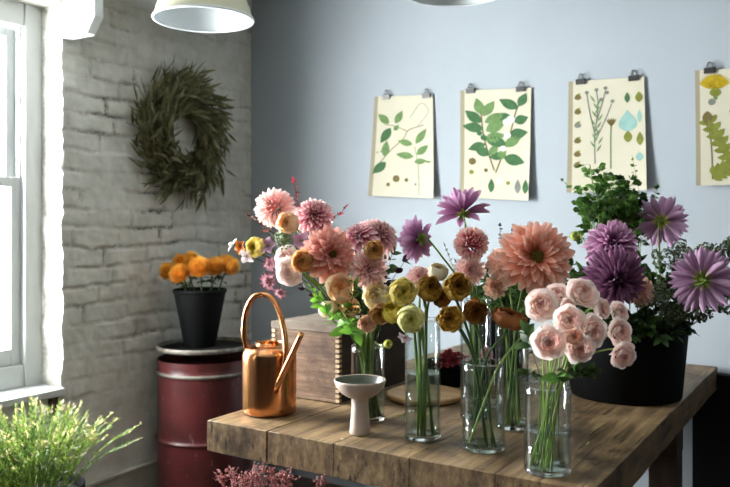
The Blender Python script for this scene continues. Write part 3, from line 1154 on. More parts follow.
flower('ranunculus', VA, (303, 261, 2.16), 11, (-.2, .1, .95), lambda: cabbage(23, 8, 5), P['apricot'], 'apricot ranunculus tucked against the window side of the coral dahlia', G2)
flower('rose', VA, (290, 271, 2.2), 12.5, (-.3, -.1, .9), lambda: cabbage(24, 7, 5, open1=75, flare=.3), P['rose_white'], 'white-pink rose above the handle of the watering can', G2, neck=.05)
flower('rose', VA, (288, 258, 2.26), 11, (-.3, .2, .9), lambda: cabbage(27, 6, 4, open1=70, flare=.3), P['rose_white'], 'second white-pink rose tucked above the larger one', G2, neck=.05)
flower('ranunculus', VA, (256, 247, 2.27), 10, (-.5, .1, .8), lambda: cabbage(25, 8, 5, open1=50), P['yellow'], 'olive yellow ranunculus beside the small orange flower', G2)
flower('sweet_pea', VA, (241, 247, 2.29), 8, (-.6, .2, .7), lambda: single_bloom(26, 5, W=.9), [P['orange'], M_EYER], 'small orange flower at the window-side tip of the bouquet', G2, M_STEMD, .0015)
flower('sweet_pea', VA, (233, 245, 2.3), 9, (-.7, .5, .5), lambda: single_bloom(28, 3, W=.55, psi=70), [P['white'], M_CALYX], 'white sweet pea furthest towards the brick wall', G2, M_STEMD, .0015)
flower('sweet_pea', VA, (247, 256, 2.27), 9, (-.3, -.3, .8), lambda: single_bloom(29, 4, W=.8, psi=75), [P['white'], M_CALYX], 'white sweet pea below the small orange flower', G2, M_STEMD, .0015)
flower('sweet_pea', VA, (268, 246, 2.26), 10, (-.2, .3, .9), lambda: single_bloom(31, 5, W=.9), [P['mauve'], M_CALYX], 'mauve sweet pea between the olive ranunculus and the green scabious', G2, M_STEMD, .0015)
flower('sweet_pea', VA, (301, 241, 2.24), 10, (-.1, .4, .9), lambda: single_bloom(32, 6, W=.9), [P['mauve'], M_CALYX], 'mauve flower beneath the deep rose dahlia', G2, M_STEMD, .0015)
flower('scabious', VA, (285, 239, 2.25), 11, (-.2, .2, .9), lambda: pompon(33, 50), P['scab'], 'pale green scabious head in the window half of the bouquet', G2, M_STEMD, .0015)
flower('astrantia', VA, (271, 264, 2.25), 9, (-.4, .1, .9), lambda: single_bloom(34, 12, W=.35, eye=.35), [P['astrantia'], P['astrantia']], 'pink and white astrantia under the mauve sweet pea', G2, M_STEMD, .0014)
flower('astrantia', VA, (270, 281, 2.22), 11, (-.4, -.2, .9), lambda: single_bloom(35, 13, W=.35, eye=.4), [P['astrantia'], P['astrantia']], 'pink astrantia hanging just above the can handle', G2, M_STEMD, .0014, sag=.25)
flower('astrantia', VA, (281, 292, 2.2), 8, (-.2, -.5, .8), lambda: single_bloom(36, 11, W=.35, eye=.4), [P['astrantia'], P['astrantia']], 'small astrantia drooping lowest beside the can handle', G2, M_STEMD, .0014, sag=.3)
flower('lisianthus', VA, (341, 290, 2.14), 13, (-.1, .5, .8), lambda: cabbage(37, 6, 4, open1=62, flare=.35, squash=1.15), P['peach_cream'], 'cream lisianthus low among the bright green leaves', G2, neck=.05)
flower('lisianthus', VA, (329, 309, 2.14), 8, (-.5, .1, .8), lambda: cabbage(38, 5, 4, open1=50, flare=.3, squash=1.2), P['cream'], 'small cream lisianthus in front of the box corner', G2, neck=.04)
flower('lisianthus', VA, (350, 309, 2.13), 9, (.1, .3, .9), lambda: cabbage(39, 5, 4, open1=50, flare=.35, squash=1.3), P['peach_cream'], 'peach lisianthus directly under the larger cream one', G2, neck=.04)
flower('ranunculus', VA, (378, 297, 2.16), 14, (-.3, .5, .8), lambda: cabbage(41, 8, 5, open1=60, flare=.15), P['cream'], 'cream ranunculus under the streaked dahlia', 'ranunculus leaning between the two vases', M_STEMP, .0035)
flower('ranunculus', VA, (380, 314, 2.12), 11, (.1, .1, .95), lambda: cabbage(42, 8, 5, open1=48), P['tan'], 'orange tan ranunculus beneath the cream one', 'ranunculus leaning between the two vases', M_STEMP, .0035)
flower('ranunculus', VA, (367, 324, 2.13), 9, (-.2, .2, .95), lambda: cabbage(43, 7, 5, open1=50), P['peach'], 'pinkish peach ranunculus just over the short vase rim', 'ranunculus leaning between the two vases', M_STEMP, .0035)
flower('flower_bud', VA, (388, 344, 2.16), 4.5, (.3, .3, .9), lambda: cabbage(44, 5, 4, open1=30), M_CALYXY, 'small round green bud beside the short vase rim', None, M_STEMP, .002)


def sprig(name, ves, tip, via, n, L, W, leafmat, stemmat, label, group, seed=0, sr=.0018, spread=.9, bend=.3, start=.45, cat='foliage', pairs=True, jit=.4, round_=.85):
    r = random.Random(seed)
    tip = Vector(tip)
    ves.n += 1
    a = ves.n * 2.4
    foot = ves.c + Vector((math.cos(a), math.sin(a), 0)) * (ves.foot * .5) + UP * .03
    d = Vector((tip.x - ves.c.x, tip.y - ves.c.y, 0))
    dn = d.normalized() if d.length > 1e-3 else Vector((math.cos(a), math.sin(a), 0))
    rim = ves.c + dn * (ves.r - .012) * min(1, d.length / .1) * .8 + UP * ves.h
    pts = spline([foot, rim] + ([Vector(via)] if via is not None else [rim + (tip - rim) * .5 + UP * (tip - rim).length * .08]) + [tip], 8)
    root = empty(name, foot, label, cat, group)
    m = MB(); m.tube(pts, [sr * (1 - .5 * i / len(pts)) for i in range(len(pts))], 6, 0, .4)
    part(m, 'stem', stemmat, root)
    m = MB()
    N = len(pts)
    for k in range(n):
        f = start + (1 - start) * k / max(1, n - 1)
        x = f * (N - 1)
        i = min(N - 2, int(x))
        p = pts[i].lerp(pts[i + 1], x - i)
        tg = (pts[i + 1] - pts[i]).normalized()
        s1 = tg.cross(Vector((r.uniform(-.4, .4), r.uniform(-.4, .4), 1)))
        s1 = s1.normalized() if s1.length > .05 else Vector((1, 0, 0))
        for sgn in ((1, -1) if pairs else ((1,) if k % 2 else (-1,))):
            dd = (tg * (1 - spread * .55) + s1 * sgn * spread + Vector((r.uniform(-jit, jit), r.uniform(-jit, jit), r.uniform(-jit, jit)))).normalized()
            sc = r.uniform(.7, 1.1) * (1 - .35 * max(0, f - .6) / .4)
            m.leaf(p, dd, UP * .5 + tg * .3 + Vector((r.gauss(0, .8), r.gauss(0, .8), r.gauss(0, .4))), L * sc, W * sc, 0, .2, bend, r=r.random(), pw=round_)
    m.leaf(pts[-1], (pts[-1] - pts[-2]), s1.cross(pts[-1] - pts[-2]), L * .8, W * .7, 0, .2, bend * .5)
    part(m, 'leaves', leafmat, root)
    return root


sprig('red_leaf_sprig', VA, at(294, 183, 2.34), at(305, 225, 2.36), 7, .028, .014, M_REDLEAF, M_STEMBR, 'upright sprig of red leaves above the deep rose dahlia', 'leaf sprigs over the box', 3, start=.72)
sprig('red_leaf_sprig', VA, at(344, 209, 2.36), at(330, 235, 2.38), 3, .03, .016, M_REDLEAF, M_STEMBR, 'sprig of red leaves poking out past the deep rose dahlia towards the prints', 'leaf sprigs over the box', 4, start=.8)
sprig('rust_sprig', VA, at(246, 213, 2.3), at(270, 235, 2.34), 12, .011, .008, P['rust'], M_STEMBR, 'fine rust red sprig in front of the wall corner', 'leaf sprigs over the box', 5, start=.72, pairs=True)
sprig('rust_sprig', VA, at(262, 231, 2.3), at(280, 240, 2.33), 9, .010, .008, P['rust'], M_STEMBR, 'short rust red sprig under the pale pink ball dahlia', 'leaf sprigs over the box', 6, start=.75)
for k, (u, v, Z, via, n, L, W, mt, lb) in enumerate([
        (312, 289, 2.16, (330, 308), 7, .05, .027, M_LEAFB, 'bright green leafy sprig reaching out over the box lid'),
        (320, 302, 2.12, (335, 322), 6, .048, .026, M_LEAFB, 'lower bright green sprig before the box corner'),
        (356, 284, 2.14, (352, 310), 9, .034, .017, M_LEAFB, 'upright green sprig between the cream lisianthus and cream ranunculus'),
        (347, 318, 2.13, (352, 330), 7, .046, .025, M_LEAFB, 'bright leaves at the rim of the short vase'),
        (372, 283, 2.26, (364, 310), 7, .024, .011, M_LEAFD, 'dark green sprig under the streaked dahlia'),
        (333, 278, 2.3, (345, 305), 7, .04, .02, M_LEAFD, 'dark green leaves under the large coral pink dahlia'),
        (316, 272, 2.33, (335, 300), 6, .038, .02, M_LEAFD, 'dark leaves behind the large coral pink dahlia'),
        (366, 252, 2.4, (365, 290), 8, .04, .022, M_LEAFD, 'dark leaves behind the tan rose'),
        (385, 262, 2.4, (375, 300), 7, .045, .028, M_BURG, 'burgundy leaves behind the dusty pink dahlia'),
        (404, 262, 2.38, (388, 290), 4, .05, .035, M_BURG, 'dark burgundy leaves under the lilac dahlia')]):
    sprig('leaf_sprig', VA, at(u, v, Z), at(via[0], via[1], Z - .02), n, L, W, mt, M_STEMD if mt in (M_LEAFD, M_BURG) else M_STEM, lb, 'leaf sprigs over the box', 20 + k, start=.55, jit=.5)

for k, (u, v, Z) in enumerate([(352, 256, 2.36), (345, 236, 2.42), (300, 236, 2.36), (320, 238, 2.4), (392, 254, 2.44), (340, 268, 2.38), (384, 280, 2.36), (355, 275, 2.36), (322, 262, 2.38), (300, 285, 2.3), (372, 305, 2.26), (360, 300, 2.3)]):
    sprig('leaf_sprig', VA, at(u, v, Z), None, 9, .045, .024, M_LEAFD if k % 3 else M_BURG, M_STEMD, 'dark leafy sprig packed among the stems of the bouquet over the box', 'dark filler sprigs over the box', 400 + k, start=.55, jit=.6)

# ------------------------------------------------------------------ ranunculus, tall slim vase and brown vase
RG = 'ranunculus in the tall slim vase'
RC = 'ranunculus in the brown flowers vase'
RAN = dict(layers=10, npet=5, open1=52, flare=.05, spread=1.35, ph=.9)


def ran(seed, **k):
    z = dict(RAN); z.update(k)
    return lambda: cabbage(seed, **z)


flower('ranunculus', VB, (403, 292, 2.06), 14, (.1, .15, .95), ran(51), P['yellow'], 'soft yellow ranunculus with a green heart, top of the tall slim vase', RG, M_STEM, .0042)
flower('ranunculus', VB, (411, 319, 2.02), 14, (.0, .05, .95), ran(52), P['lemon'], 'pale lemon ranunculus at the front of the tall slim vase', RG, M_STEM, .0042)
flower('ranunculus', VB, (394, 312, 2.1), 12, (-.3, .6, .5), ran(53, open1=40), P['bright_yellow'], 'bright yellow ranunculus seen from its side behind the lemon one', RG, M_STEM, .0042)
flower('ranunculus', VB, (391, 296, 2.16), 11, (-.3, .7, .4), ran(54, open1=40), P['bright_yellow'], 'bright yellow ranunculus half hidden behind the soft yellow one', RG, M_STEM, .0042)
flower('ranunculus', VB, (429, 289, 2.1), 13, (.2, .5, .8), ran(55, wav=.08), P['gold_brown'], 'ragged golden brown ranunculus beside the soft yellow one', RG, M_STEM, .0042)
flower('ranunculus', VB, (438, 272, 2.2), 10, (.1, .8, .4), ran(56, open1=45), P['cream'], 'cream ranunculus peeping above the golden brown ones', RG, M_STEM, .0036)
flower('dahlia', VB, (419, 276, 2.24), 15, (-.1, .6, .7), lambda: dahlia(57, **D(W=.24, n=90)), P['pale_pink'], 'pale pink dahlia half hidden behind the yellow ranunculus', RG, M_STEM, .003)
flower('sweet_pea', VB, (405, 337, 2.05), 8, (-.2, -.6, .7), lambda: single_bloom(58, 6, W=.7, psi=70), [P['white'], M_CALYX], 'pale pink petals hanging under the lemon ranunculus', None, M_STEM, .0015)
flower('ranunculus', VC, (457, 287, 2.03), 14, (.1, .35, .9), ran(61, wav=.12), P['gold_brown'], 'large golden brown ranunculus topping the brown flowers vase', RC, M_STEMD, .0036)
flower('ranunculus', VC, (451, 319, 1.97), 13.2, (-.3, .3, .9), ran(62, wav=.13), P['gold_brown'], 'drooping brown gold ranunculus beside the pale lemon one', RC, M_STEMD, .0036)
flower('ranunculus', VC, (475, 312, 2.08), 12.5, (.1, .2, .9), ran(63, wav=.12), P['amber'], 'dark amber ranunculus in front of the tallest vase rim', RC, M_STEMD, .0036)
flower('ranunculus', VC, (509, 318, 1.96), 17, (.2, .9, .25), ran(64, wav=.1, squash=.62, open1=70), P['brown'], 'flat rust brown ranunculus pointing up beside the blush roses', RC, M_STEMD, .0036)
flower('ranunculus', VC, (442, 299, 2.1), 9, (-.1, .4, .8), ran(65, wav=.08), P['amber'], 'small amber ranunculus between the golden brown blooms', RC, M_STEMD, .003)
# the pale stem that crosses inside the vase, foot on the window side
m = MB()
cst = spline([VC.c + RT * -.040 - FW * .02 + UP * .02, VC.c + RT * .006 - FW * .03 + UP * .15, VC.c + RT * .045 - FW * .005 + UP * .225, at(523, 335, 2.0), at(530, 318, 2.02)], 6)
root = empty('cut_stem', cst[0], 'pale green stem slanting across inside the brown flowers vase', 'stem')
m.tube(cst, .003, 7); part(m, 'stem', M_STEMP, root)
m = MB()
for k in range(3):
    m.leaf(cst[-1 - k], cdir(.4 - k * .4, .6, .3), UP, .035, .02)
part(m, 'leaves', M_LEAFD, root)

# ------------------------------------------------------------------ tall dahlias in the middle
G3 = 'dahlias in the tall vases'
flower('dahlia', VE, (419, 239, 2.2), 24, (-.62, -.08, -.6), lambda: dahlia(71, **D(n=64, W=.36, psi0=12, psi1=88, l0=.6, curl=-.2)), P['purple'], 'lilac dahlia seen from behind, nearest the dusty pink one', G3, M_STEM, .0028, M_CALYX, neck=.03, sag=-.12)
flower('dahlia', VF, (463, 212, 2.3), 25, (-.05, .72, -.6), lambda: dahlia(72, **D(n=46, W=.28, psi0=6, psi1=80, l0=.75, l1=1.0, curl=.1, jit=12)), P['purple'], 'purple dahlia standing highest, open to the sky below the second print', G3, M_STEM, .0028, M_CALYX, neck=.06)
flower('dahlia', VF, (472, 243, 2.22), 19, (.1, .15, .95), lambda: dahlia(73, **Bk(W=.25, n=130)), P['ball_red'], 'red and white ball dahlia under the highest purple one', G3, M_STEM, .0028, neck=.07)
flower('dahlia', VF, (470, 270, 2.3), 17, (-.1, .1, .95), lambda: dahlia(74, **D(W=.26)), P['pale_pink'], 'pale pink dahlia in shade under the red and white ball dahlia', G3, M_STEM, .0028, neck=.07)
flower('dahlia', VE, (536, 257, 2.12), 36.5, (-.05, .12, .95), lambda: dahlia(75, **D(n=92, W=.265, jit=10, psi0=30, psi1=106, l0=.5, l1=1.0, curl=.2, q=.85, eye=.17)), [P['coral'], M_EYE], 'huge coral dahlia, the largest bloom on the table', G3, M_STEM, .0032, M_CALYX, neck=.09)
flower('dahlia', VE, (503, 263, 2.26), 19, (-.3, .3, .9), lambda: dahlia(76, **D(n=60, W=.42)), P['peach'], 'peach pink dahlia tucked behind the huge coral one', G3, M_STEM, .0028, neck=.07)
flower('dahlia', VE, (495, 287, 2.3), 13, (-.2, .1, .9), lambda: dahlia(77, **D(n=60, W=.36)), P['peach'], 'shaded peach dahlia low beneath the peach pink one', G3, M_STEM, .0028, neck=.06)
flower('flower_bud', VE, (575, 236, 2.3), 5, (.5, .2, .6), lambda: cabbage(78, 5, 4, open1=40), M_CALYX, 'round green dahlia bud beside the huge coral dahlia', None, M_STEM, .002)
for k, (u, v, Z, via, n, L, W, mt, st, lb) in enumerate([
        (500, 226, 2.36, (500, 270), 14, .014, .012, P['berry'], M_STEMD, 'airy sprig of grey berries above the peach pink dahlia'),
        (512, 231, 2.38, (508, 270), 12, .014, .012, P['berry'], M_STEMD, 'second sprig of grey berries touching the huge coral dahlia'),
        (445, 246, 2.35, (462, 290), 10, .018, .008, M_SAGE, M_STEMD, 'thin grey-green sprig between the lilac and ball dahlias'),
        (456, 262, 2.34, (470, 295), 10, .018, .01, M_BURG, M_STEMD, 'dark sprig below the lilac dahlia stem')]):
    sprig('berry_sprig' if k < 2 else 'leaf_sprig', VF, at(u, v, Z), at(via[0], via[1], Z), n, L, W, mt, st, lb, 'sprigs in the tall vases', 60 + k, start=.7, sr=.0013)
for k, (u, v, Z, n, L, W, mt, lb) in enumerate([
        (566, 292, 2.3, 8, .05, .026, M_LEAFD, 'dark green leaves between the coral dahlia and the plum dahlia'),
        (555, 275, 2.35, 8, .05, .024, M_LEAFD, 'dark leaves behind the huge coral dahlia'),
        (520, 285, 2.32, 8, .045, .018, M_LEAFG, 'green leaves under the huge coral dahlia'),
        (500, 280, 2.42, 8, .05, .02, M_LEAFD, 'dark leaves under the peach pink dahlia'),
        (485, 278, 2.42, 7, .045, .016, M_LEAFG, 'slim green leaves behind the pale pink shaded dahlia')]):
    sprig('leaf_sprig', VE, at(u, v, Z), None, n, L, W, mt, M_STEMD, lb, 'sprigs in the tall vases', 70 + k, start=.5)
for k, (u, v) in enumerate([(488, 272), (500, 275), (511, 270), (522, 280), (532, 285), (545, 288), (478, 292), (490, 298), (505, 296), (516, 300), (528, 302), (540, 300), (552, 304), (560, 296), (498, 286), (522, 292)]):
    sprig('leaf_sprig', VG, at(u, v, 2.74 + .03 * (k % 6)), None, 9, .06, .032, M_LEAFD, M_STEMD, 'dark leafy stem rising from the black bucket behind the vases', 'dark stems in the bucket behind the vases', 80 + k, start=.5)

for k, (u, v, Z) in enumerate([(500, 282, 2.62), (512, 290, 2.6), (524, 286, 2.66), (540, 296, 2.6), (552, 300, 2.62), (563, 288, 2.66), (575, 296, 2.64), (586, 290, 2.7), (490, 290, 2.66), (480, 294, 2.7), (568, 304, 2.6), (530, 304, 2.58)]):
    sprig('leaf_sprig', VG, at(u, v, Z), None, 8, .075, .04, M_LEAFD, M_STEMD, 'dark broad-leaved stem massed behind the huge coral dahlia and the roses', 'broad dark stems behind the coral dahlia', 500 + k, start=.4, jit=.7)

# ------------------------------------------------------------------ blush roses
ROSE = dict(layers=7, npet=5, r0=.16, open0=10, open1=94, flare=.36, spread=1.3, squash=.68, wav=.06, ph=.95)


def rose(seed, **k):
    z = dict(ROSE); z.update(k)
    return lambda: cabbage(seed, **z)


for i, (u, v, Z, rp, fc, lb) in enumerate([
        (541, 305, 1.78, 15, (-.35, .15, .9), 'blush rose furthest towards the brown ranunculus'),
        (557, 293, 1.84, 11, (-.15, .6, .8), 'blush rose at the top of the spray beside the outermost one'),
        (583, 292, 1.82, 15, (.1, .55, .8), 'large blush rose topping the spray beneath the plum dahlia'),
        (569, 320, 1.72, 14, (.0, .15, .95), 'blush rose with an open heart at the middle of the spray'),
        (593, 331, 1.72, 15, (.25, .05, .9), 'blush rose beside the small pink one, turned to the bucket'),
        (549, 342, 1.68, 16, (-.1, .0, .98), 'wide open blush rose with a peach heart lowest at the front'),
        (574, 337, 1.67, 8.5, (.0, .15, .95), 'small deep pink rose nested before two larger ones'),
        (580, 349, 1.69, 14, (.05, -.1, .95), 'blush rose directly beneath the small pink one'),
        (601, 309, 1.80, 10, (.5, .2, .8), 'shaded blush rose under the plum dahlia'),
        (620, 312, 1.88, 11, (.5, .3, .7), 'pinkish shaded rose highest on the side of the black bucket'),
        (621, 332, 1.80, 13, (.35, .1, .9), 'blush rose standing out against the black bucket'),
        (624, 356, 1.78, 13, (.3, -.2, .9), 'ragged blush rose hanging lowest against the black bucket'),
        (568, 305, 1.80, 7, (-.1, .5, .8), 'small blush rosebud in the gap of the spray')]):
    flower('rose', VD, (u, v, Z), rp * .89, fc, rose(100 + i % 6, **({} if rp > 10 else {'open1': 60})), P['rose'] if i != 6 else P['peach'], lb, 'blush spray roses', M_STEMP, .0021, M_CALYX, key='rose%d%d' % (i % 6, rp > 10) if i != 6 else None, neck=.045, sag=.05)
for k, (u, v, Z, n, L, W, mt, lb) in enumerate([
        (528, 372, 1.76, 4, .045, .028, M_LEAFD, 'dark rose leaves spilling over the window side of the rose vase'),
        (560, 376, 1.68, 4, .045, .03, M_LEAFG, 'green rose leaves in front of the rose vase rim'),
        (590, 372, 1.74, 4, .045, .03, M_LEAFD, 'dark rose leaves spilling towards the black bucket'),
        (527, 335, 1.80, 4, .055, .036, M_LEAFD, 'large dark leaf beside the lowest open rose'),
        (556, 312, 1.82, 5, .03, .014, M_LEAFB, 'bright green leaves in the gap of the rose spray'),
        (590, 305, 1.84, 5, .03, .014, M_LEAFB, 'bright green leaves below the large topmost rose'),
        (575, 365, 1.72, 5, .04, .026, M_LEAFD, 'dark leaves below the lower roses')]):
    sprig('rose_leaf', VD, at(u, v, Z), None, n, L, W, mt, M_STEM, lb, 'rose foliage', 120 + k, start=.72, sr=.0015)

# ------------------------------------------------------------------ the wide bucket at the end of the table
G4 = 'dahlias in the wide black bucket'
flower('dahlia', VK, (613, 243, 2.4), 27, (-.1, .45, .85), lambda: dahlia(91, **D(n=95, W=.26, psi0=16, psi1=120, l0=.55, l1=.98, curl=.1)), P['purple_deep'], 'deep purple dahlia right below the leafy greens', G4, M_STEM, .003, neck=.08)
flower('dahlia', VK, (617, 280, 2.32), 31, (.0, -.25, .9), lambda: dahlia(92, **D(n=150, W=.17, psi1=122, l0=.6, l1=1.02, curl=.5, jit=10)), P['plum'], 'shaggy dark plum dahlia drooping over the topmost rose', G4, M_STEM, .003, neck=.08)
flower('dahlia', VK, (662, 221, 2.5), 24, (.45, .15, -.75), lambda: dahlia(93, **D(n=85, W=.235, psi0=14, psi1=108, l0=.7, l1=1.0, curl=-.05, jit=13, cup=.8)), P['lilac_back'], 'lilac dahlia turned to the wall in the air above the bucket', G4, M_STEM, .0026, M_CALYXY, neck=.05)
flower('dahlia', VK, (702, 279, 2.4), 30, (.25, .12, -.85), lambda: dahlia(94, **D(n=100, W=.20, psi0=14, psi1=112, l0=.7, l1=1.0, curl=.0, jit=14, cup=.8)), P['lilac_back'], 'large lilac dahlia turned to the wall over the grey-green florets', G4, M_STEM, .0028, M_CALYX, neck=.05)
flower('dahlia', VK, (642, 291, 2.48), 17, (.2, .1, .9), lambda: dahlia(95, **D(n=70, W=.40)), P['peach'], 'peach dahlia in shade behind the plum one', G4, M_STEM, .003, neck=.06)
flower('flower_bud', VK, (578, 237, 2.55), 4, (-.5, .2, .6), lambda: cabbage(96, 4, 4, open1=40), M_CALYXY, 'tiny yellow-green bud on a thin stem left of the deep purple dahlia', None, M_STEM, .0016)


def herb(u, v, Z, seed, label, n=36):
    """a stalk with three-lobed leaves"""
    r = random.Random(seed)
    tip = at(u, v, Z)
    VK.n += 1
    a = VK.n * 2.4
    foot = VK.c + Vector((math.cos(a), math.sin(a), 0)) * .09 + UP * .03
    rim = VK.c + (foot - VK.c) * .9 + UP * VK.h
    mid = rim.lerp(tip, .55) + Vector((0, 0, .02))
    pts = spline([foot, rim, mid, tip], 8)
    root = empty('herb_stalk', foot, label, 'foliage', 'leafy green stalks')
    m = MB(); m.tube(pts, .0018, 6, 0, .6)
    lv = MB()
    N = len(pts)
    for k in range(n):
        f = .70 + .30 * k / (n - 1)
        p = pts[min(N - 1, int(f * (N - 1)))]
        a = r.random() * 6.28
        d = Vector((math.cos(a), math.sin(a), r.uniform(-.25, .8))).normalized()
        L = r.uniform(.02, .055) * (1.2 - .5 * (f - .7) / .3)
        q = p + d * L
        m.tube([p, p + d * L * .5 + UP * .003, q], .0008, 4, 0, .7)
        s = d.cross(UP).normalized()
        nn = UP * .45 + Vector((r.gauss(0, 1), r.gauss(0, 1), r.gauss(0, .6)))
        for e, sc in ((0, 1.0), (1.2, .85), (-1.2, .85)):
            lv.leaf(q, d + s * e, nn,  .027 * sc * r.uniform(.7, 1.25), .022 * sc, 0, .15, .3, 1.15, r=r.random(), nv=5)
    part(m, 'stem', M_STEM, root)
    part(lv, 'leaves', M_LEAFG if seed % 3 else M_LEAFD, root)


for i, (u, v, Z, lb) in enumerate([
        (590, 165, 2.52, 'leafy stalk reaching highest before the third print'),
        (604, 173, 2.50, 'leafy stalk beside the highest one, in front of the third print'),
        (617, 176, 2.56, 'leafy stalk in the middle of the greens'),
        (626, 182, 2.52, 'leafy stalk before the foot of the third print'),
        (585, 192, 2.50, 'leafy stalk on the window edge of the greens'),
        (598, 195, 2.46, 'leafy stalk low at the front of the greens'),
        (611, 198, 2.46, 'leafy stalk just over the deep purple dahlia'),
        (624, 202, 2.48, 'leafy stalk between the deep purple and lilac dahlias'),
        (636, 192, 2.56, 'leafy stalk on the lilac dahlia edge of the greens'),
        (632, 206, 2.6, 'leafy stalk behind the lilac dahlia'),
        (592, 207, 2.58, 'leafy stalk lowest on the window side of the greens'),
        (608, 188, 2.62, 'leafy stalk at the back of the greens')]):
    herb(u, v, Z, i + 1, lb)
for (u, v, via, lb) in [(633, 160, (641, 215), 'thin stalk bowing over before the third print'), (563, 181, (590, 215), 'thin stalk with a tiny leaf reaching towards the second print'), (657, 189, (650, 230), 'thin stalk with dark round leaves above the lilac dahlia')]:
    sprig('herb_stalk', VK, at(u, v, 2.55), at(via[0], via[1], 2.55), 3, .022, .016, M_LEAFG, M_STEM, lb, 'leafy green stalks', int(u), start=.92, sr=.0013, round_=1.1)


def sedum(u, v, Z, rpx, seed, label, mat=M_SAGE):
    r = random.Random(seed)
    p = at(u, v, Z)
    R_ = rpx * Z / F
    pts = stem_path(VK, p, UP, .04)
    root = empty('sedum', pts[0], label, 'flower', 'grey-green sedum heads')
    m = MB(); m.tube(pts, .0028, 6, 0, .3)
    fl = MB()
    for k in range(13):
        a = k * 2.4
        f = math.sqrt((k + .5) / 13)
        c = p + RT * (R_ * f * math.cos(a)) + Vector((0, 0, 1)) * (R_ * .55 * f * math.sin(a)) - FW * (R_ * .45 * math.cos(f * 1.5)) + Vector((r.uniform(-1, 1), r.uniform(-1, 1), r.uniform(-1, 1))) * R_ * .14
        m.tube([p - UP * R_ * .8, c], .001, 4, 0, .3)
        for j in range(30):
            d = Vector((r.gauss(0, 1), r.gauss(0, 1), r.gauss(0, 1))).normalized()
            q = c + d * R_ * .27 * r.uniform(.7, 1)
            fl.ball(q, r.uniform(.0024, .0044), 0, r.random(), r.random())
    part(m, 'stem', M_STEMD, root)
    part(fl, 'florets', mat, root)


M_SAGE2 = mat_leaf('olive_floret', '3a4a30', '74825c', .1)
for i, (u, v, Z, rp, lb) in enumerate([
        (674, 255, 2.58, 20, 'grey-green sedum head rising behind the large lilac dahlia'),
        (655, 296, 2.50, 19, 'grey-green sedum head at the bucket rim beside the plum dahlia'),
        (727, 250, 2.55, 17, 'grey-green sedum head at the edge of the photo, topmost'),
        (720, 298, 2.52, 19, 'olive sedum head under the outer side of the large lilac dahlia'),
        (692, 310, 2.46, 19, 'olive sedum head over the bucket rim below the large lilac dahlia'),
        (672, 282, 2.62, 16, 'shaded sedum head between the lilac dahlia stem and the bucket'),
        (665, 318, 2.50, 17, 'olive sedum head lowest in front of the bucket rim'),
        (700, 255, 2.64, 15, 'shaded sedum head hidden behind the top of the large lilac dahlia')]):
    sedum(u, v, Z, rp, 200 + i, lb, M_SAGE if i in (0, 1, 2) else M_SAGE2)
for k, (u, v, Z) in enumerate([(588, 300, 2.55), (606, 312, 2.5), (645, 312, 2.5), (675, 300, 2.62), (640, 270, 2.68), (600, 270, 2.66), (632, 322, 2.46), (690, 275, 2.68), (612, 318, 2.44), (650, 325, 2.42), (668, 322, 2.48), (684, 318, 2.52), (700, 300, 2.6), (596, 318, 2.44), (660, 262, 2.66), (578, 305, 2.6), (684, 290, 2.56), (676, 335, 2.46), (588, 326, 2.42), (602, 332, 2.42), (618, 328, 2.4), (634, 336, 2.42), (648, 332, 2.42), (662, 338, 2.44), (676, 328, 2.48), (690, 330, 2.54), (580, 318, 2.48)]):
    sprig('leaf_sprig', VK, at(u, v, Z), None, 9, .05, .028, M_LEAFD, M_STEMD, 'dark green leafy sprig filling the wide black bucket', 'dark leaf sprigs in the wide bucket', 140 + k, start=.35, jit=.6)

for k, (u, v, Z) in enumerate([(562, 274, 2.5), (572, 266, 2.54), (582, 272, 2.5), (592, 266, 2.56), (578, 282, 2.46), (590, 284, 2.48), (566, 288, 2.48), (640, 262, 2.62), (650, 276, 2.6), (600, 292, 2.46)]):
    sprig('leaf_sprig', VK, at(u, v, Z), None, 9, .062, .036, M_LEAFD, M_STEMD, 'dark broad leaves rising between the huge coral dahlia and the plum dahlia' if u < 610 else 'dark broad leaves rising behind the stem of the large lilac dahlia', 'dark leaves beside the plum dahlia' if u < 610 else 'dark leaves behind the lilac dahlia', 540 + k, start=.5, jit=.7)

# red leaves in the low pot, two pink blooms behind the glass
for k, (u, v) in enumerate([(443, 356), (450, 352), (458, 354), (465, 358), (452, 364), (441, 366), (463, 368)]):
    sprig('red_leaf_sprig', VH, at(u, v, 2.76 - .02 * (k % 3)), None, 5, .034, .022, M_REDLEAF, M_STEMBR, 'short sprig of dark red leaves in the low black pot', 'red leaf sprigs in the low pot', 160 + k, start=.4)
flower('dahlia', VH, (487, 353, 2.72), 8, (.2, .3, .9), lambda: dahlia(97, **D(n=50, W=.3)), P['mauve_pink'], 'small mauve dahlia seen through the brown flowers vase', None, M_STEMD, .002)

# ------------------------------------------------------------------ stray leaves and petals on the table
for (u, v, L, W, mt, lb) in [(340, 440.5, .011, .009, P['white'], 'single white petal lying on the table edge side of the bowl foot'),
                             (396, 417, .03, .013, M_LEAFG, 'fallen green leaf lying between the pedestal bowl and the tall vase'),
                             (446, 424, .010, .010, P['brown'], 'fallen brown petal lying behind the brown flowers vase'),
                             (409, 450, .014, .008, M_BURG, 'dark curled leaf lying before the tall slim vase'),
                             (576, 411, .012, .007, M_LEAFB, 'tiny green leaf lying between the rose vase and the bucket'),
                             (586, 447, .05, .004, M_STEMP, 'cut green stalk lying beside the rose vase')]:
    p = tpt(u, v)
    m = MB()
    m.leaf(Vector((0, 0, .002)), (math.cos(u), math.sin(u), .05), UP, L, W, 0, .25, .1)
    o = m.build('fallen_leaf' if mt not in (P['white'], P['brown']) else 'fallen_petal', mt, None)
    o.location = p
    tag(o, lb, 'leaf' if 'leaf' in o.name else 'petal')

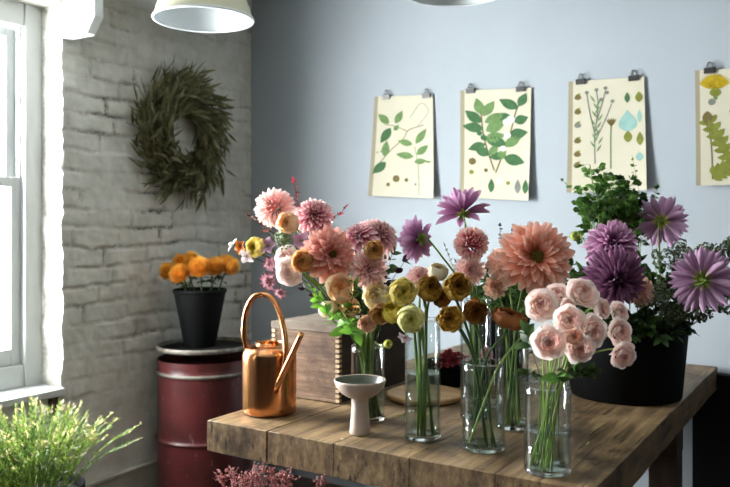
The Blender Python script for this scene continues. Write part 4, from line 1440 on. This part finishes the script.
# ------------------------------------------------------------------ wreath on the brick wall
wc = on_left(177, 135); wc.x = 0.0
root = empty('leaf_wreath', wc, 'dried olive leaf wreath hanging on the white brick wall', 'wreath')
m = MB()
ring = [Vector((.045 + .01 * math.sin(5 * k), wc.y + .15 * math.cos(2 * PI * k / 40), wc.z + .185 * math.sin(2 * PI * k / 40))) for k in range(41)]
m.tube(ring, .016, 8); part(m, 'twig_ring', M_STEMBR, root)
lv = MB()
r = random.Random(5)
for k in range(1500):
    a = r.random() * 2 * PI
    cy, cz = math.cos(a), math.sin(a)
    ro = min(1.45, max(.52, r.gauss(.90, .27)))
    p = Vector((.02 + abs(r.gauss(0, .04)), wc.y + .218 * cy * ro, wc.z + .225 * cz * ro))
    tang = Vector((0, -cz, cy)) * -1
    out = Vector((0, cy, cz))
    d = tang * r.uniform(.5, 1.1) + out * (r.uniform(-.1, 1.0) * (ro - .45) * 1.5) + Vector((r.uniform(-.1, .7), 0, 0)) + Vector((0, r.uniform(-.5, .5), r.uniform(-.5, .5)))
    lv.leaf(p, d, Vector((1, 0, 0)) + Vector((0, r.uniform(-.8, .8), r.uniform(-.8, .8))), r.uniform(.05, .13), r.uniform(.010, .022), r.randrange(5) // 3, .3, r.uniform(-.3, .5), r=r.random(), nv=5)
lv.v = [(max(.004, x), y, z) for x, y, z in lv.v]
part(lv, 'leaves', [M_WREATH, M_WREATH2], root)
for k in range(16):
    a = r.random() * 6.28 if k > 3 else (1.9, 1.2, 4.9, 5.0)[k]
    p = Vector((.03, wc.y + .2 * math.cos(a), wc.z + .25 * math.sin(a)))
    d = Vector((.01, math.cos(a - .4), math.sin(a - .4)))
    q = [p + d * (L * r.uniform(.9, 1.1)) + Vector((0, r.uniform(-.01, .01), 0)) for L in (0, .05, .11, .16)]
    m = MB(); m.tube(q, .0016, 5)
    part(m, 'twig', M_STEMBR, root)
m = MB(); m.tube([wc + Vector((-.01, 0, .235)), wc + Vector((.05, 0, .24)), wc + Vector((.054, 0, .25))], .003, 6); part(m, 'nail', M_CLIP, root)

# ------------------------------------------------------------------ botanical prints
GL1, GL2, GL3 = (mat_plain('printed_green', hx('5f7a4e'), .85, spec=.1, var=.2, scale=40), mat_plain('printed_deep_green', hx('3f5f40'), .85, spec=.1, var=.2, scale=40), mat_plain('printed_olive', hx('6d7234'), .85, spec=.1, var=.2, scale=40))
GY, GB, GW, GK = (mat_plain('printed_yellow', hx('a48c22'), .85, spec=.1, scale=60, var=.25), mat_plain('printed_brown', hx('665b3a'), .85, spec=.1, scale=40), mat_plain('printed_white', hx('c6c8be'), .85, spec=.1), mat_plain('printed_grey', hx('6d716a'), .85, spec=.1))
GT = mat_plain('printed_teal', hx('83a6a0'), .85, spec=.1)
INK = [GL1, GL2, GL3, GY, GB, GW, GK, GT]


class Print:
    def __init__(s, TL_, TR_, BL_, BR_, label, clips, curl=.02):
        s.q = [on_back(*TL_), on_back(*TR_), on_back(*BL_), on_back(*BR_)]
        s.curl = curl
        c = (s.q[0] + s.q[3]) / 2
        s.root = empty('botanical_art_print', (c.x, -.02, s.q[2].z), label, 'print', 'botanical prints on the blue wall')
        m = MB()
        n = 16
        rows = [[s.pt(i / n, j / n) for i in range(n + 1)] for j in range(n + 1)]
        back = [[p + Vector((0, .0008, 0)) for p in r_] for r_ in rows]
        m.grid(rows)
        m.grid([list(reversed(r_)) for r_ in back])
        for a_, b2 in ((rows[0], back[0]), (rows[-1], back[-1]), ([r_[0] for r_ in rows], [r_[0] for r_ in back]), ([r_[-1] for r_ in rows], [r_[-1] for r_ in back])):
            m.grid([a_, b2])
        o = part(m, 'paper', [M_PAPER, M_PAPERSHADE], s.root)
        for k, p in enumerate(o.data.polygons[:n * n]):
            if k % n == 0:  # first column of the sheet gets the painted curl shade
                p.material_index = 1
        s.m = MB()

    def pt(s, x, y, off=0.0):
        a, b, c, d = s.q
        p = a.lerp(b, x).lerp(c.lerp(d, x), y)
        yy = -.010 - s.curl * (.25 * y + .9 * y ** 4 * .6 + .5 * (1 - x) ** 3 * (.3 + .7 * y) + .5 * x ** 6 * y) - off
        return Vector((p.x, yy, p.z))

    def leaf(s, x, y, ang, L, W, mi=0, pw=.85):
        """ang in degrees, 0 = to the right, 90 = up the sheet; L in sheet widths"""
        asp = .58
        ca, sa = math.cos(R(ang)), math.sin(R(ang))
        rows = []
        for i in range(7):
            t = i / 6
            w = W / 2 * math.sin(PI * (.03 + .96 * t) ** pw)
            rows.append([s.pt(x + (ca * L * t - sa * w * e), y - (sa * L * t + ca * w * e) * asp, .0011) for e in (1, 0, -1)])
        s.m.grid(rows, mi)

    def line(s, pts, w=.008, mi=0):
        asp = .58
        w *= 1.7
        pts = spline([Vector((a, b, 0)) for a, b in pts], 5)
        rows = []
        for i, p in enumerate(pts):
            d = pts[min(i + 1, len(pts) - 1)] - pts[max(i - 1, 0)]
            d = Vector((d.x, d.y / asp, 0)).normalized()
            rows.append([s.pt(p.x - d.y * w / 2, p.y + d.x * w / 2 * asp, .0008), s.pt(p.x + d.y * w / 2, p.y - d.x * w / 2 * asp, .0008)])
        s.m.grid(rows, mi)

    def dot(s, x, y, rx, mi=0, sy=1.0):
        asp = .58
        c = s.pt(x, y, .0013)
        vs = [c] + [s.pt(x + rx * math.cos(k * PI / 6), y + rx * sy * asp * math.sin(k * PI / 6), .0013) for k in range(12)]
        s.m.add(vs, [(0, k + 1, (k + 1) % 12 + 1) for k in range(12)], mi)

    def done(s):
        part(s.m, 'illustration', INK, s.root)


p1 = Print((376, 97), (433.5, 95), (371.5, 196), (436.5, 198.5), 'print of slender green leaf sprays, nearest the brick wall', 2)
p1.line([(.08, .72), (.3, .55), (.52, .42), (.60, .34), (.85, .29)], .008, 4)
p1.line([(.2, .28), (.38, .30), (.58, .35)], .007, 4)
p1.line([(.78, .98), (.76, .7), (.7, .5)], .006, 0)
p1.line([(.62, .22), (.8, .08), (.93, .16), (.75, .3)], .005, 6)
for x, y, a, L, W, mi in [(.27, .27, 140, .25, .13, 0), (.38, .27, 62, .24, .12, 0), (.3, .32, 238, .30, .15, 1), (.36, .34, 50, .12, .08, 0), (.22, .60, 85, .27, .13, 0), (.24, .66, 225, .28, .15, 1), (.66, .48, 165, .24, .11, 0), (.72, .47, 55, .3, .12, 0), (.68, .6, 172, .28, .12, 0), (.74, .58, 42, .24, .12, 0), (.7, .65, 5, .2, .1, 0), (.88, .65, 0, .09, .04, 0)]:
    p1.leaf(x, y, a, L, W, mi)
for x, y, rr_ in [(.42, .82, .055), (.58, .83, .03), (.3, .88, .03), (.72, .87, .016), (.1, .56, .014), (.16, .55, .014)]:
    p1.dot(x, y, rr_, 4, 1.1)
    p1.dot(x, y - .004, rr_ * .5, 5)
p1.done()
p2 = Print((461.5, 91), (532, 88), (462.5, 197.5), (531, 201), 'print of two leafy fruiting branches, second from the brick wall', 2)
p2.line([(.50, .74), (.42, .6), (.34, .42), (.30, .2)], .012, 4)
p2.line([(.52, .76), (.6, .62), (.72, .4), (.8, .2), (.88, .1)], .012, 4)
for x, y, a, L, W, mi in [(.30, .22, 105, .26, .15, 0), (.33, .24, 55, .28, .15, 0), (.30, .3, 140, .3, .16, 1), (.36, .30, 25, .32, .15, 0), (.33, .36, 170, .30, .16, 1), (.38, .38, 30, .32, .18, 0), (.36, .46, 15, .3, .17, 0), (.36, .50, 200, .26, .14, 1), (.42, .6, 150, .25, .15, 1), (.44, .6, 60, .2, .12, 0),
                         (.82, .18, 150, .3, .15, 1), (.84, .16, 65, .22, .13, 1), (.76, .3, 155, .3, .17, 1), (.78, .30, 20, .2, .15, 1), (.70, .42, 10, .27, .17, 1), (.66, .5, 165, .32, .17, 1), (.64, .52, 35, .3, .15, 0), (.62, .6, 190, .2, .13, 1), (.64, .62, -15, .3, .18, 1), (.56, .64, 60, .2, .12, 0)]:
    p2.leaf(x, y, a, L, W, mi)
for x, y, rr_, mi in [(.34, .44, .045, 1), (.28, .40, .04, 1), (.72, .28, .06, 5), (.66, .3, .05, 5), (.68, .42, .05, 5), (.62, .54, .045, 5), (.18, .66, .055, 4), (.17, .76, .035, 2), (.38, .74, .03, 4), (.56, .84, .04, 5), (.7, .85, .03, 2)]:
    p2.dot(x, y, rr_, mi)
for x, mi in [(.46, 1), (.84, 6), (.95, 1)]:
    p2.leaf(x, .94, 90, .22, .09, mi)
p2.done()
p3 = Print((569.5, 82), (644.5, 77), (569, 193), (648.5, 190.5), 'print of thin grass-like stalks with seed details, behind the leafy greens', 2)
for pts in ([(.36, .75), (.36, .45), (.46, .2), (.5, .1)], [(.36, .5), (.28, .25), (.25, .12)], [(.36, .55), (.5, .35), (.58, .22)], [(.37, .42), (.40, .22), (.38, .1)]):
    p3.line(pts, .010, 6)
p3.line([(.56, .8), (.56, .55), (.57, .4)], .010, 0)
for k in range(14):
    p3.leaf(.36 + .02 * (k % 3), .2 + .034 * k, 60 if k % 2 else 120, .13, .025, 0)
for k in range(5):
    p3.leaf(.57, .42, 60 + 15 * k, .13, .03, 4)
for x, y in [(.25, .11), (.38, .09), (.50, .08), (.52, .12), (.59, .20), (.44, .18)]:
    p3.dot(x, y, .028, 6)
for y, mi in [(.15, 4), (.28, 4), (.40, 6), (.54, 4), (.66, 4), (.76, 4)]:
    p3.dot(.13, y, .048, mi, .8)
    p3.leaf(.09, y, 40, .1, .05, 2)
for x, y, L, W, mi in [(.78, .22, .16, .07, 1), (.93, .22, .16, .1, 2), (.93, .40, .2, .06, 7), (.78, .57, .18, .11, 2), (.93, .6, .2, .09, 2), (.92, .74, .14, .1, 7)]:
    p3.leaf(x, y, 90, L, W, mi)
p3.leaf(.78, .47, 90, .32, .24, 7, .62)
p3.done()
p4 = Print((695.5, 71), (772, 66.5), (697.5, 186), (775, 184), 'print of yellow dandelion heads with jagged leaves, partly out of the photo', 1)
for k in range(15):
    p4.leaf(.26, .17, 25 + 130 * k / 14, .24, .06, 3)
p4.leaf(.27, .24, 90, .16, .16, 2)
p4.line([(.27, .2), (.27, .26)], .03, 0)
for k in range(24):
    p4.leaf(.66, .36, 360 * k / 24, .22, .07, 3)
p4.line([(.66, .45), (.62, .7), (.56, .85)], .03, 2)
p4.line([(.12, .42), (.2, .6), (.22, .95)], .012, 4)
p4.leaf(.16, .36, -90, .22, .14, 4)
for (x0, y0, x1, y1, n_) in ((.16, .42, .5, .85, 7), (.6, .8, .2, .92, 6), (.62, .55, .86, .9, 6), (.55, .85, .95, .6, 6)):
    dx, dy = x1 - x0, (y1 - y0) / .58
    L = math.hypot(dx, dy)
    a = math.degrees(math.atan2(-dy, dx))
    p4.leaf(x0, y0, a, L, .13, 2)
    for k in range(n_):
        t_ = (k + .6) / n_
        for sg in (1, -1):
            p4.leaf(x0 + (x1 - x0) * t_, y0 + (y1 - y0) * t_, a + sg * 115, .15, .09, 2)
p4.dot(.5, .37, .05, 1)
p4.dot(.22, .28, .05, 6)
p4.done()

CLIPS = [(p1, .21, 'dark binder clip on the slender leaf print, brick wall end'), (p1, .90, 'dark binder clip on the slender leaf print, end towards the second print'),
         (p2, .15, 'dark binder clip on the leafy branch print, end towards the first print'), (p2, .86, 'dark binder clip on the leafy branch print, end towards the third print'),
         (p3, .17, 'dark binder clip on the grass stalk print, end towards the second print'), (p3, .87, 'dark binder clip on the grass stalk print, end towards the dandelion print'),
         (p4, .20, 'dark binder clip on the dandelion print'), (p4, .88, 'dark binder clip on the dandelion print, beyond the photo edge')]
for pr_, x, lb in CLIPS[:7]:
    c = pr_.pt(x, 0)
    root = empty('binder_clip', c, lb, 'clip', 'binder clips holding the prints')
    m = MB()
    m.add([c + Vector(q) for q in [(-.022, -.007, -.016), (.022, -.007, -.016), (.022, -.010, .007), (-.022, -.010, .007), (-.022, .008, -.016), (.022, .008, -.016), (.022, .0085, .007), (-.022, .0085, .007)]],
          [(0, 1, 2, 3), (7, 6, 5, 4), (3, 2, 6, 7), (1, 5, 6, 2), (4, 0, 3, 7), (0, 4, 5, 1)])
    part(m, 'clamp', M_CLIP, root, False)
    m = MB()
    for sgn, yo in ((1, -.008), (1, .006)):
        m.tube(spline([c + Vector(q) for q in [(-.012, yo, .004), (-.010, yo, .016), (-.007, yo, .027), (0, yo, .031), (.007, yo, .027), (.010, yo, .016), (.012, yo, .004)]], 4), .0014, 6)
    part(m, 'wire_handle', M_METAL, root)
    m = MB(); m.tube([c + Vector((0, .012, .027)), c + Vector((0, -.012, .029)), c + Vector((0, -.014, .031))], .0013, 6); part(m, 'nail', M_METAL, root)

# ------------------------------------------------------------------ pendant lamps
def pendant(c, Rr, label):
    root = empty('pendant_lamp', (c.x, c.y, c.z), label, 'lamp', 'enamel pendant lamps')
    m = MB()
    outer = [(Rr, 0), (Rr * .985, .012), (Rr * .93, .05), (Rr * .84, .09), (Rr * .70, .125), (Rr * .52, .152), (Rr * .36, .172), (Rr * .28, .19), (Rr * .26, .23), (.03, .25)]
    m.lathe(outer, c, 64, 0)
    inner = [(Rr - .004, .001), (Rr * .975, .012), (Rr * .915, .05), (Rr * .82, .088), (Rr * .68, .122), (Rr * .5, .148), (Rr * .34, .168), (.001, .175)]
    m.lathe(list(reversed(inner)), c, 64, 1)
    part(m, 'lamp_shade', [M_ENAMEL, M_ENAMELIN], root)
    m = MB()
    m.lathe([(Rr - .006, -.001), (Rr - .002, -.005), (Rr + .004, -.004), (Rr + .006, .001), (Rr + .003, .006), (Rr - .002, .005)], c, 64); part(m, 'rolled_rim', M_ENAMELIN, root)
    m = MB(); m.lathe([(.02, .174), (.02, .14), (.031, .115), (.033, .10), (.024, .078), (.001, .07)], c, 24); part(m, 'bulb', M_ENAMELIN, root)
    m = MB(); m.lathe([(.03, .249), (.028, .29), (.012, .30), (.001, .301)], c, 24); part(m, 'lamp_holder', M_METAL, root)
    m = MB(); m.tube([c + UP * .30, Vector((c.x, c.y, RZ - .03))], .0035, 8); part(m, 'cord', M_BLACK, root)
    m = MB(); m.lathe([(.001, RZ - c.z - .035), (.05, RZ - c.z - .03), (.055, RZ - c.z)], c, 32); part(m, 'ceiling_rose', M_ENAMEL, root)


pendant(at(203.7, 19.5, 3.1), .196, 'cream enamel pendant lamp near the brick wall above the wreath')
pendant(at(456, -9, 2.85), .19, 'cream enamel pendant lamp over the table, only its rim in the photo')

# ------------------------------------------------------------------ potted heath under the window
pc = at(34, 440, 2.72); pc.z = 0
root = empty('potted_heath', pc, 'bushy yellow-green heath plant in a planter below the window sill', 'plant')
m = MB()
m.lathe([(.001, 0), (.135, 0), (.14, .006), (.17, .50), (.165, .505), (.158, .5), (.15, .46)], pc, 40); part(m, 'planter', M_BLACK, root)
m = MB(); m.lathe([(.155, .47), (.001, .475)], pc, 24); part(m, 'soil', M_SOIL, root)
st, lv = MB(), MB()
r = random.Random(3)
for k in range(190):
    a = r.random() * 6.28
    q = math.sqrt(r.random())
    b0 = pc + Vector((math.cos(a), math.sin(a), 0)) * (.11 * q) + UP * .48
    lean = .22 * q ** 1.2
    h = r.uniform(.20, .345) * (1 - .28 * q)
    tip = b0 + Vector((math.cos(a), math.sin(a), 0)) * lean * r.uniform(.6, 1.25) + Vector((r.uniform(-.04, .04), r.uniform(-.04, .04), h))
    pts = spline([b0, b0.lerp(tip, .55) + UP * .03, tip], 7)
    st.tube(pts, .0014, 4, 0, .4)
    mi = 0 if r.random() < .6 else 1
    N = len(pts)
    for j in range(3, N):
        for e in range(7):
            p = pts[j - 1].lerp(pts[j], r.random())
            d = (pts[j] - pts[j - 1]).normalized() * 1.1 + Vector((r.uniform(-1, 1), r.uniform(-1, 1), r.uniform(-.3, .8)))
            top_ = j > N - 3 and r.random() < .45
            lv.leaf(p, d, Vector((r.uniform(-1, 1), r.uniform(-1, 1), 1)), r.uniform(.012, .024), .0035, 2 if top_ else mi, .1, .1, r=r.random(), nv=3)
part(st, 'stems', M_STEMP, root)
part(lv, 'foliage', [M_HEATH, M_HEATHD, M_HEATHT], root)

# ------------------------------------------------------------------ dried sprays in a bucket under the table
ub = at(262, 470, 2.12); ub.z = 0
VU = tall_bucket('flower_bucket', ub, .13, .10, .5, 'black bucket of dried pink sprays on the floor under the table edge', 'black flower buckets')
for k, (u, v, Z) in enumerate([(222, 478, 2.1), (232, 476, 2.06), (243, 480, 2.12), (252, 476, 2.05), (262, 472, 2.02), (272, 474, 2.06), (283, 476, 2.1), (258, 482, 2.0), (240, 484, 2.0), (275, 482, 2.0), (322, 478, 2.0), (290, 480, 2.04)]):
    r = random.Random(300 + k)
    tip = at(u, v, Z)
    foot = VU.c + (tip - VU.c) * .12; foot.z = .04
    rim = VU.c + Vector((tip.x - VU.c.x, tip.y - VU.c.y, 0)) * .55 + UP * .5
    pts = spline([foot, rim, tip], 8)
    root = empty('dried_spray', foot, 'dry dusty pink spray of tiny seed heads under the table edge' if k != 10 else 'dry pink spray standing apart, below the bowl foot', 'dried flower', 'dried pink sprays' if k != 10 else None)
    m, fl = MB(), MB()
    m.tube(pts, .0013, 5)
    fl.tube(pts[-7:], .0014, 5)
    for j in range(22):
        p = pts[-1 - r.randrange(6)].lerp(pts[-1], r.random())
        d = Vector((r.uniform(-1, 1), r.uniform(-1, 1), r.uniform(.1, 1.2))).normalized()
        q = p + d * r.uniform(.012, .04)
        fl.tube([p, q], .0006, 3)
        for e in range(7):
            fl.ball(p.lerp(q, r.uniform(.0, 1)) + Vector((r.uniform(-1, 1), r.uniform(-1, 1), r.uniform(-1, 1))) * .004, r.uniform(.0014, .0028), 0, r.random(), r.random())
    part(m, 'stem', M_STEMBR, root)
    part(fl, 'seed_heads', P['dried'], root)

# ------------------------------------------------------------------ world, camera, output
w = bpy.data.worlds.new('daylight')
scene.world = w
w.use_nodes = True
nt = w.node_tree
bg = nt.nodes['Background']
bg.inputs[0].default_value = (1.0, 0.985, 0.96, 1)
bg.inputs[1].default_value = 88.0

cam = bpy.data.cameras.new('camera')
cam.sensor_width = 36
cam.lens = F / 730 * 36
cam.shift_y = -(243.5 - HOR) / 730
cam.clip_start = 0.05
co = bpy.data.objects.new('camera', cam)
col.objects.link(co)
co.location = CAM
co.rotation_euler = (PI / 2, 0, YAW)
cam.dof.use_dof = True
cam.dof.focus_distance = 2.1
cam.dof.aperture_fstop = 4.0
scene.camera = co
scene.view_settings.view_transform = 'Standard'
scene.view_settings.look = 'None'
scene.view_settings.gamma = 1
scene.view_settings.exposure = 0.0
scene.view_settings.use_curve_mapping = False
scene.cycles.use_denoising = True
scene.cycles.max_bounces = 16
scene.cycles.diffuse_bounces = 5
scene.cycles.transparent_max_bounces = 32
